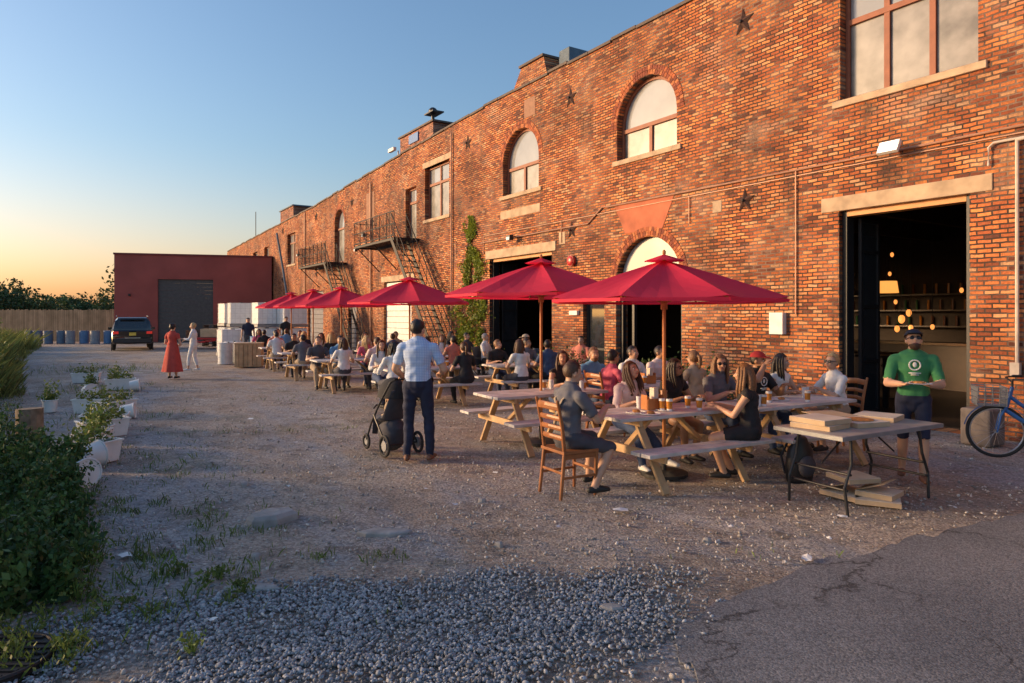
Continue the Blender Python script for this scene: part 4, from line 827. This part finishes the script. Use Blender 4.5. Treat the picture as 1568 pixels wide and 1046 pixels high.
def ground_mat(kind='dirt'):
    m=D.materials.new('dirt_and_gravel' if kind=='dirt' else 'worn_asphalt'); m.use_nodes=True; nt=m.node_tree;N=nt.nodes;L=nt.links;b=N['Principled BSDF'];b.inputs['Roughness'].default_value=.95
    tc=N.new('ShaderNodeTexCoord')
    def nz(sc,det=6,ro=.6,loc=(0,0,0),rot=0,s3=(1,1,1)):
        mp=N.new('ShaderNodeMapping');mp.vector_type='TEXTURE' if rot else 'POINT';mp.inputs['Location'].default_value=loc;mp.inputs['Rotation'].default_value=(0,0,rot);mp.inputs['Scale'].default_value=s3;L.new(tc.outputs['Object'],mp.inputs[0]);n=N.new('ShaderNodeTexNoise');n.inputs['Scale'].default_value=sc;n.inputs['Detail'].default_value=det;n.inputs['Roughness'].default_value=ro;L.new(mp.outputs[0],n.inputs['Vector']);return n.outputs['Fac']
    def ramp(src,a,b_,t0=0,t1=1):
        r=N.new('ShaderNodeMapRange');r.inputs['From Min'].default_value=a;r.inputs['From Max'].default_value=b_;r.inputs['To Min'].default_value=t0;r.inputs['To Max'].default_value=t1;L.new(src,r.inputs['Value']);return r.outputs[0]
    def mix(f,a,b_,bt='MIX'):
        x=N.new('ShaderNodeMixRGB');x.blend_type=bt
        for k,v in((0,f),(1,a),(2,b_)):
            if hasattr(v,'is_linked'): L.new(v,x.inputs[k])
            else: x.inputs[k].default_value=v
        return x.outputs[0]
    vo=N.new('ShaderNodeTexVoronoi');vo.inputs['Scale'].default_value=46 if kind=='dirt' else 90;vo.inputs['Randomness'].default_value=1;L.new(tc.outputs['Object'],vo.inputs['Vector'])
    sp=N.new('ShaderNodeSeparateColor');L.new(vo.outputs['Color'],sp.inputs[0])
    if kind=='dirt':
        c=mix(ramp(nz(.5),.4,.6),(.34,.265,.205,1),(.43,.36,.295,1))
        c=mix(ramp(nz(.55,8,.7,(5,9,0),.566,(1,3.2,1)),.48,.58,0,.9),c,(.32,.315,.32,1))
        c=mix(ramp(nz(.7,8,.7,(25,3,0),.566,(1,2.5,1)),.56,.66,0,.65),c,(.54,.49,.44,1))
        c=mix(ramp(nz(1.7,9,.75,(15,2,0)),.51,.64,0,.75),c,(.17,.13,.095,1))
        c=mix(ramp(nz(.4,9,.75,(1,22,0)),.57,.67,0,.55),c,(.12,.13,.055,1))
        c=mix(ramp(nz(55,3,.6,(3,3,0)),.60,.68,0,.6),c,(.62,.60,.57,1))
        c=mix(1.0,c,ramp(sp.outputs[0],0,1,.66,1.34),'MULTIPLY')
    else:
        c=mix(ramp(nz(.9,8,.7),.4,.62),(.155,.150,.150,1),(.22,.208,.20,1))
        c=mix(ramp(nz(.35,9,.75,(4,4,0)),.54,.66,0,.6),c,(.30,.265,.225,1))
        c=mix(ramp(nz(3.5,9,.8,(9,4,0)),.57,.65,0,.55),c,(.09,.08,.075,1))
        v2=N.new('ShaderNodeTexVoronoi');v2.feature='DISTANCE_TO_EDGE';v2.inputs['Scale'].default_value=.5
        wv=N.new('ShaderNodeVectorMath');wv.operation='MULTIPLY_ADD';wv.inputs[1].default_value=(1.2,1.2,0);nn=N.new('ShaderNodeTexNoise');nn.inputs['Scale'].default_value=1.3;nn.inputs['Detail'].default_value=9;nn.inputs['Roughness'].default_value=.65;L.new(tc.outputs['Object'],nn.inputs['Vector']);L.new(nn.outputs['Color'],wv.inputs[0]);L.new(tc.outputs['Object'],wv.inputs[2]);L.new(wv.outputs[0],v2.inputs['Vector'])
        ck=N.new('ShaderNodeMath');ck.operation='MULTIPLY';L.new(ramp(v2.outputs['Distance'],.002,.010,.8,0),ck.inputs[0]);L.new(ramp(nz(1.1,4,.6,(8,1,0)),.40,.52,0,1),ck.inputs[1])
        c=mix(ck.outputs[0],c,(.045,.038,.035,1))
        c=mix(1.0,c,ramp(sp.outputs[0],0,1,.62,1.42),'MULTIPLY')
    L.new(c,b.inputs['Base Color'])
    h=N.new('ShaderNodeMath');h.operation='MULTIPLY_ADD';h.inputs[1].default_value=-.45;L.new(vo.outputs['Distance'],h.inputs[0]);L.new(nz(14,9,.8),h.inputs[2])
    h2=N.new('ShaderNodeMath');h2.operation='MULTIPLY_ADD';h2.inputs[1].default_value=2.2 if kind=='dirt' else .8;L.new(nz(3,6,.65),h2.inputs[0]);L.new(h.outputs[0],h2.inputs[2])
    bp=N.new('ShaderNodeBump');bp.inputs['Strength'].default_value=.9 if kind=='dirt' else .5;bp.inputs['Distance'].default_value=.03 if kind=='dirt' else .012;L.new(h2.outputs[0],bp.inputs['Height']);L.new(bp.outputs['Normal'],b.inputs['Normal'])
    return m
me.materials.append(ground_mat())
asp=[(6.6,6.95),(4.71,6.28),(3.32,5.64),(2.33,5.11),(1.8,4.74),(1.39,4.46),(1.06,4.17),(.9,3.8),(.9,3.43),(1.0,2),(1.5,-3),(13,-3.5),(12.2,1),(9.4,5.6)]
pl_=[]
for i,(p,q) in enumerate(zip(asp,asp[1:]+asp[:1])):
    n=int(math.dist(p,q)/.06)+1
    for k in range(n):
        t=k/n; x=p[0]+(q[0]-p[0])*t;y=p[1]+(q[1]-p[1])*t; j=.30*noise.noise(V((x*1.3,y*1.3,3)))+.12*noise.noise(V((x*5,y*5,1)))+.06*noise.noise(V((x*14,y*14,1))); pl_.append((x+j*.5,y+j))
b=MB(); AS=ground_mat('asphalt'); b.prism(pl_,'z',-.05,.004,AS); b.build('asphalt_paving')
ico=bmesh.new(); bmesh.ops.create_icosphere(ico,subdivisions=1,radius=1); iv=np.array([v.co[:] for v in ico.verts]); ifc=np.array([[v.index for v in f.verts] for f in ico.faces]); ico.free()
def stones(name,px,py,sz,mt,flat=.6,zoff=0):
    n=len(px); sc=sz[:,None]*(.6+.7*RNG.random((n,3))); sc[:,2]*=flat
    q=RNG.normal(size=(n,4)); q/=np.linalg.norm(q,axis=1)[:,None]; w,x,y,z=q.T
    R=np.stack([1-2*(y*y+z*z),2*(x*y-z*w),2*(x*z+y*w),2*(x*y+z*w),1-2*(x*x+z*z),2*(y*z-x*w),2*(x*z-y*w),2*(y*z+x*w),1-2*(x*x+y*y)],1).reshape(n,3,3)
    jit=iv[None]*(1+.15*RNG.normal(size=(n,12,1)))
    v=np.einsum('nij,nkj->nki',R,jit*sc[:,None,:]); v[:,:,2]*=.8; v[:,:,0]+=px[:,None];v[:,:,1]+=py[:,None];v[:,:,2]+=(sz*.25+zoff)[:,None]
    F=(ifc[None]+np.arange(n)[:,None,None]*12).reshape(-1,3); vv=v.reshape(-1,3)
    me=D.meshes.new(name);me.vertices.add(len(vv));me.vertices.foreach_set('co',vv.ravel());me.loops.add(F.size);me.loops.foreach_set('vertex_index',F.ravel());me.polygons.add(len(F));me.polygons.foreach_set('loop_start',np.arange(len(F))*3);me.update(calc_edges=True);me.materials.append(mt)
    o=D.objects.new(name,me);SC.collection.objects.link(o)
GR=mat('crushed_stone',(.28,.29,.305),.85,var=.1,vscale=20,bump=0,island=.6)
PB=mat('pebbles',(.44,.405,.37),.9,var=.1,bump=0,island=.5)
def pn(x,y,s,o): return np.array([noise.noise(V((a*s,c*s,o))) for a,c in zip(x,y)])
gp=[(-7,4.0),(-3.2,4.27),(-2.28,4.46),(-1.55,4.86),(-.16,4.98),(.84,4.98),(1.05,4.5),(.67,3.96),(-.08,3.43),(-.2,2.2),(-7,2.2)]
n=70000; px=RNG.uniform(-5.0,1.6,n);py=RNG.uniform(2.6,5.5,n); jx=.35*pn(px,py,1.3,9); fe=np.abs(RNG.normal(size=n))*.16
k=inpoly(px+jx+RNG.normal(size=n)*.14,py+jx+fe*1.4,gp)&(pn(px,py,1.7,21)+.62>RNG.random(n)*.78); px,py=px[k],py[k]; stones('gravel',px,py,.007+.011*RNG.random(len(px)),GR,zoff=.006*RNG.random(len(px))-.004)
n=38000; py=2.8+15*RNG.random(n)**1.7; px=RNG.uniform(-1,1,n)*(py*.8+1)-.5; d_=px*nx+py*ny; dens=pn(px,py,.8,2)
ja=RNG.normal(size=n)*.14
k=(d_<11.2)&(dens+RNG.random(n)*.9>.10)&~inpoly(px+ja,py-np.abs(ja),asp); px,py=px[k],py[k]; stones('loose_pebbles',px,py,.004+.016*RNG.random(len(px))**3,PB,zoff=-.006*np.ones(len(px)))
RK=mat('slab_rock',(.33,.31,.29),.9,var=.3,bump=.7,bscale=20)
def rock(x,y,a,c,h,yaw):
    b=MB(); n=7; R0=[random.uniform(.72,1.15) for j in range(n)]
    vs=[];fs=[]
    for (t,z) in((1.0,-.04),(.97,h*.55),(.80,h),(.35,h*1.15)):
        for j in range(n): an=j*2*math.pi/n+R0[j]*.3; vs.append((a*R0[j]*t*math.cos(an),c*R0[j]*t*math.sin(an),z+.15*h*noise.noise(V((j*1.3,t*3,x)))))
    for i in range(3):
        for j in range(n): fs.append((i*n+j,i*n+(j+1)%n,(i+1)*n+(j+1)%n,(i+1)*n+j))
    fs.append(tuple(range(3*n,4*n))); b.add(vs,fs,RK); b.build('flat_rock',loc=(x,y,0),yaw=yaw,bevel=.006)
for r_ in((-2.2,6.15,.26,.17,.07,.7),(-1.05,5.8,.27,.09,.02,.1),(.62,4.3,.09,.05,.02,0),(-1.75,4.62,.20,.08,.02,.1),(-1.95,5.2,.05,.04,.03,0),(-.1,5.5,.04,.03,.02,0),(1.6,5.6,.04,.03,.02,0),(-.3,6.8,.05,.04,.02,0),(-2.9,7.4,.06,.05,.03,1)): rock(*r_)
PW=mat('paper_white',(.8,.78,.75),.7,bump=0)
for (x,y,a) in((-2.95,5.2,.06),(2.22,5.14,.06),(1.02,6.4,.07),(-.55,6.6,.03),(3.0,6.2,.04),(-2.4,7.3,.03),(.4,5.9,.025),(1.9,5.9,.03),(-.9,7.2,.025),(-3.2,4.0,.04),(2.6,5.6,.025),(4.2,6.5,.03),(-.2,7.9,.03),(-1.9,6.9,.02),(-4.6,12,.05),(-3.1,9.8,.03),(-1.8,4.1,.03)):
    b=MB(); vs=[(i*a-a,j*a*.6-a*.6,.01+.02*random.random()) for i in range(3) for j in range(3)]; b.add(vs,[(0,1,4,3),(1,2,5,4),(3,4,7,6),(4,5,8,7)],PW); b.build('paper_litter',loc=(x,y,.003),yaw=random.random()*3)
b=MB(); b.cyl((0,0,-.02),(0,0,.012),.30,IRON,n=36); 
for i in range(9): b.box((0,-.24+i*.06,.016),(2*math.sqrt(max(.27**2-(-.24+i*.06)**2,.001)),.022,.012),IRON)
b.torus((0,0,.012),.29,.014,IRON,ax='z',n=36,k=6); b.build('manhole_cover',loc=(-2.76,3.60,0.02),bevel=.003)
# ---------------------------------------------------------------- vegetation
edge=[(-1.6,1),(-2.7,3.6),(-3.15,4.6),(-3.5,5.3),(-4.3,6.5),(-5.7,8.6),(-7.7,11.3),(-11.2,16.4),(-15.3,22),(-20.8,30),(-27,40),(-30,43)]
def ex_(y):
    for (x0,y0),(x1,y1) in zip(edge[:-1],edge[1:]):
        if y0<=y<=y1: return x0+(x1-x0)*(y-y0)/(y1-y0)
    return edge[-1][0]
def grass(name,px,py,h,mt,wd=.006):
    n=len(px); a=RNG.random(n)*2*np.pi; hx=h*(.45*RNG.normal(size=n)); hy=h*(.45*RNG.normal(size=n)); c,s=np.cos(a)*wd*(1+h),np.sin(a)*wd*(1+h)
    z0=-.02*np.ones(n); v=np.stack([np.stack([px-c,py-s,z0],1),np.stack([px+c,py+s,z0],1),np.stack([px+hx*.5+c*.7,py+hy*.5+s*.7,h*.6],1),np.stack([px+hx,py+hy,h],1)],1)
    quads_obj(name,v.reshape(-1,3),mt)
spots=[(-2.75,11.1,1.0,.3,260,.04),(-5.3,10.8,1.3,.3,260,.04),(-1.25,5.2,.28,.12,420,.045),(-.75,5.25,.3,.08,160,.04),(-2.2,4.8,.45,.30,800,.06),(-2.6,5.9,.7,.7,1100,.035),(-4.0,7.9,.8,.6,600,.04),(-3.0,5.1,.5,.5,1300,.06),(-2.5,3.75,.3,.2,260,.08),(-3.0,3.7,.4,.35,500,.09),(-2.3,4.3,.3,.2,200,.07),(-7.3,12.4,.9,.6,600,.08),(-10.2,17,1.3,1,900,.10),(-14,23,2,1.5,1200,.12),(-4.8,15,1.6,.3,200,.04),(-3.6,6.6,.6,.5,800,.045),(-4.9,9,.7,.8,500,.05),(-1.1,4.4,.8,.5,60,.05),(2.2,5.3,.8,.2,50,.03)]
PX=[];PY=[];PH=[]
for (x,y,sx,sy,n,h) in spots:
    qx=x+RNG.normal(size=n)*sx*.6; qy=y+RNG.normal(size=n)*sy*.6; k=pn(qx,qy,3.5,7)>RNG.random(n)*.35-.05; qx,qy=qx[k],qy[k]
    PX.append(qx);PY.append(qy);PH.append(h*(.4+RNG.random(len(qx))))
grass('grass_tufts',np.concatenate(PX),np.concatenate(PY),np.concatenate(PH),mat('grass_green',(.13,.19,.04),.7,var=.3,vscale=2,bump=0,island=.45,trans=.2),.004)
n=30000; y=11+29*RNG.random(n)**1.3; xe=np.array([ex_(t) for t in y]); x=xe-.5-np.abs(RNG.normal(size=n))*(1.0+y*.13); cl_=pn(x,y,.45,0)+.5*pn(x,y,1.3,2); h=np.minimum((.25+.55*RNG.random(n))*(.6+2.2*np.clip(cl_,-.25,.6))*np.clip((xe-x)/1.5,.2,1.25),1.2)
grass('tall_weeds',x,y,h,mat('weeds',(.19,.21,.05),.75,var=.4,vscale=.6,bump=0,island=.5,trans=.25),.006)
def weedbank(name,plants,mt,leaf=.06,per=170):
    LV=[];SV=[]
    for (x,y,h,w) in plants:
        ns=9; rr=random.random
        for s in range(ns):
            a=rr()*6.28; r=w*rr(); top=np.array([x+math.cos(a)*r*1.3,y+math.sin(a)*r*1.3,h*random.uniform(.5,1.15)]); base=np.array([x+math.cos(a)*r*.25,y+math.sin(a)*r*.25,0])
            m_=per//ns; t=RNG.random(m_)**.7; c=base+(top-base)*t[:,None]+RNG.normal(size=(m_,3))*np.array([.05,.05,.025])*(1.25-.75*t[:,None]); c[:,2]=np.abs(c[:,2]); LV.append(leaf_arrays(c,leaf*(.5+RNG.random(m_))*(1.15-.5*t),up=.7))
            SV.append(np.array([base+[.004,0,0],base-[.004,0,0],top-[.002,0,0],top+[.002,0,0]]))
    quads_obj(name,np.concatenate(LV+SV),mt)
pl1=[]
for i in range(190):
    y=4.2+3.8*random.random()**1.1; e_=ex_(y); o_=random.random()**1.3*2.6; pl1.append((e_+.12-o_,y,min(.30+.36*o_,1.0)*random.uniform(.7,1.3),random.uniform(.12,.28)))
weedbank('weed_shrub',pl1,LEAFD,.065,440)
pl2=[]
for i in range(300):
    y=random.uniform(9.5,27); e_=ex_(y); pl2.append((e_-1.25-abs(random.gauss(0,1.6+.06*y)),y,random.uniform(.4,1.15)+.02*y,random.uniform(.2,.45)))
weedbank('leafy_weeds',pl2,LEAFY,.09,200)
pl3=[(random.gauss(-2.6,.35),random.gauss(4.0,.3),random.uniform(.06,.16),.08) for _ in range(16)]+[(random.gauss(-1.9,.5),random.gauss(4.7,.2),random.uniform(.05,.1),.07) for _ in range(12)]+[(ex_(y_)+random.uniform(-.1,.35),y_,random.uniform(.08,.2),.1) for y_ in [4.4+.12*i for i in range(30)]]
weedbank('small_weeds',pl3,LEAFY,.035,60)
LV=[]
def crown(x,y,z,R_,m_,lf):
    for q in range(9):
        o=RNG.normal(size=3)*R_*np.array([.5,.4,.34]); rr=R_*random.uniform(.28,.55); d=RNG.normal(size=(m_//9,3)); d/=np.linalg.norm(d,axis=1)[:,None]; c=np.array([x,y,z])+o+d*rr*(.6+.5*RNG.random((m_//9,1))); c[:,2]=np.abs(c[:,2]); LV.append(leaf_arrays(c,lf*(.6+RNG.random(len(c))),up=.2))
for i in range(130):
    x=-32-85*random.random(); y=64+30*random.random()+(-30-x)*.1; big=random.random()<.25; R_=random.uniform(2.2,3.2) if big else random.uniform(1.4,2.3); crown(x,y,random.uniform(1.6,2.6)+(1.1 if big else 0),R_,1000,.34)
for i in range(14):
    x=-37.0-random.random()*13; crown(x,50.5+random.random()*5+(-37-x)*.25,random.uniform(1.8,2.9),random.uniform(1.5,2.2),2000,.24)
quads_obj('distant_trees',np.concatenate(LV),mat('tree_leaf',(.05,.085,.025),.7,var=.3,vscale=.3,bump=0,island=.5,trans=.15))
def tub(x,y,r=.17,h=.24,tip=0):
    b=MB(); b.cyl((0,0,0),(0,0,h),r*.78,WHITE,r2=r,n=20); b.torus((0,0,h),r,.012,WHITE,ax='z',n=20,k=6); b.cyl((0,0,h-.03),(0,0,h-.01),r*.95,mat('soil',(.05,.035,.025)),n=20)
    o=b.build('plant_tub',loc=(x,y,0 if not tip else r*.85),smooth='auto'); 
    if tip: o.rotation_euler=(math.radians(85),0,tip)
    else:
        n=220; c=np.stack([x+RNG.normal(size=n)*r*.5,y+RNG.normal(size=n)*r*.5,h+np.abs(RNG.normal(size=n))*.14],1); quads_obj('tub_plant',leaf_arrays(c,.04+.05*RNG.random(n)),LEAFY)
def trough(x,y,yaw):
    b=MB(); L_,W2,H=.66,.28,.26
    vs=[(-L_/2*.9,-W2/2*.8,0),(L_/2*.9,-W2/2*.8,0),(L_/2*.9,W2/2*.8,0),(-L_/2*.9,W2/2*.8,0),(-L_/2,-W2/2,H),(L_/2,-W2/2,H),(L_/2,W2/2,H),(-L_/2,W2/2,H)]
    b.add(vs,[(0,1,2,3),(0,1,5,4),(1,2,6,5),(2,3,7,6),(3,0,4,7)],WHITE); b.b2(-L_/2+.01,L_/2-.01,-W2/2+.01,W2/2-.01,H-.05,H-.03,mat('soil',(.05,.035,.025)))
    for s in(-1,1): b.b2(-L_/2-.015,L_/2+.015,s*W2/2-.012,s*W2/2+.012,H-.012,H+.012,WHITE); b.b2(s*L_/2-.012,s*L_/2+.012,-W2/2+.013,W2/2-.013,H-.011,H+.011,WHITE)
    b.build('planter_trough',loc=(x,y,0),yaw=yaw,bevel=.004)
    n=220; u=RNG.uniform(-.28,.28,n); w_=RNG.normal(size=n)*.06; c=np.stack([x+u*math.cos(yaw)-w_*math.sin(yaw),y+u*math.sin(yaw)+w_*math.cos(yaw),H+np.abs(RNG.normal(size=n))*.11],1); quads_obj('trough_plant',leaf_arrays(c,.03+.05*RNG.random(n)),LEAFY)
for (x,y,t) in((-8.8,13.0,0),(-10.0,16.2,0),(-9.6,15.4,1.0),(-9.3,16.6,2.0),(-6.8,11.4,.5),(-5.95,9.9,0),(-6.0,9.45,.8),(-5.4,8.7,2.0),(-10.2,17.6,0),(-5.15,8.2,2.7),(-7.0,12.2,1.9),(-4.95,7.75,0),(-4.75,7.45,1.1)): tub(x,y,random.uniform(.13,.17),random.uniform(.19,.25),t)
for (x,y,a) in((-6.5,10.9,.4),(-6.2,10.35,.9),(-5.65,9.2,1.8),(-7.9,12.9,.2),(-9.7,16.9,.5),(-5.2,8.45,1.3),(-11.6,18.6,.3),(-7.3,12.6,1.2)): trough(x,y,a)
b=MB(); b.loft([(0,0,-.05),(.01,0,.3),(0,.01,.66)],[.17,.15,.15],mat('old_wood',(.18,.14,.10),.9,var=.4,vscale=12,bump=.8,bscale=25),n=14,dome=False); b.build('wooden_post',loc=(-6.12,8.65,0))
print('built',time.time()-T0)
# ================================================================= LIGHT
SUNAZ=math.radians(-84); EL=math.radians(10)
w=D.worlds.new('World'); SC.world=w; w.use_nodes=True; nt=w.node_tree; bg=nt.nodes['Background']; L=nt.links
sk_=nt.nodes.new('ShaderNodeTexSky'); sk_.sky_type='NISHITA'; sk_.sun_disc=False; sk_.sun_elevation=math.radians(7); sk_.sun_rotation=SUNAZ; sk_.air_density=1.2; sk_.dust_density=2.2; sk_.ozone_density=3.0
ti=nt.nodes.new('ShaderNodeMixRGB'); ti.blend_type='MULTIPLY'; ti.inputs[0].default_value=1; ti.inputs[2].default_value=(.97,.94,1.0,1); L.new(sk_.outputs[0],ti.inputs[1])
# low haze band of the sunset, stronger towards the sun's side
tc=nt.nodes.new('ShaderNodeTexCoord'); sx=nt.nodes.new('ShaderNodeSeparateXYZ'); L.new(tc.outputs['Generated'],sx.inputs[0])
def mr(src,a,b_,t0,t1):
    r=nt.nodes.new('ShaderNodeMapRange'); r.interpolation_type='SMOOTHSTEP'; r.inputs['From Min'].default_value=a; r.inputs['From Max'].default_value=b_; r.inputs['To Min'].default_value=t0; r.inputs['To Max'].default_value=t1; L.new(src,r.inputs['Value']); return r.outputs[0]
mu=nt.nodes.new('ShaderNodeMath'); mu.operation='MULTIPLY'; L.new(mr(sx.outputs['Z'],-.02,.24,1,0),mu.inputs[0]); L.new(mr(sx.outputs['X'],-.8,.25,1,0),mu.inputs[1])
ad=nt.nodes.new('ShaderNodeMixRGB'); ad.blend_type='ADD'; ad.inputs[2].default_value=(1.35,.36,.16,1); L.new(mu.outputs[0],ad.inputs[0]); L.new(ti.outputs[0],ad.inputs[1])
L.new(ad.outputs[0],bg.inputs[0]); bg.inputs[1].default_value=.35
sl=D.lights.new('sun','SUN'); sl.energy=4.8; sl.angle=math.radians(9); sl.color=(1,.64,.34); so=D.objects.new('sun',sl); SC.collection.objects.link(so)
sd=V((math.sin(SUNAZ)*math.cos(EL),math.cos(SUNAZ)*math.cos(EL),math.sin(EL))); so.rotation_euler=sd.to_track_quat('Z','Y').to_euler()
cam=D.cameras.new('camera'); cam.lens=24; cam.sensor_width=36; cam.shift_y=-.0262; cam.clip_end=3000; cam.clip_start=.05
co_=D.objects.new('camera',cam); SC.collection.objects.link(co_); co_.location=(0,0,1.85); co_.rotation_euler=(math.radians(90),0,0); SC.camera=co_
SC.view_settings.view_transform='Standard'; SC.view_settings.look='None'; SC.view_settings.exposure=0
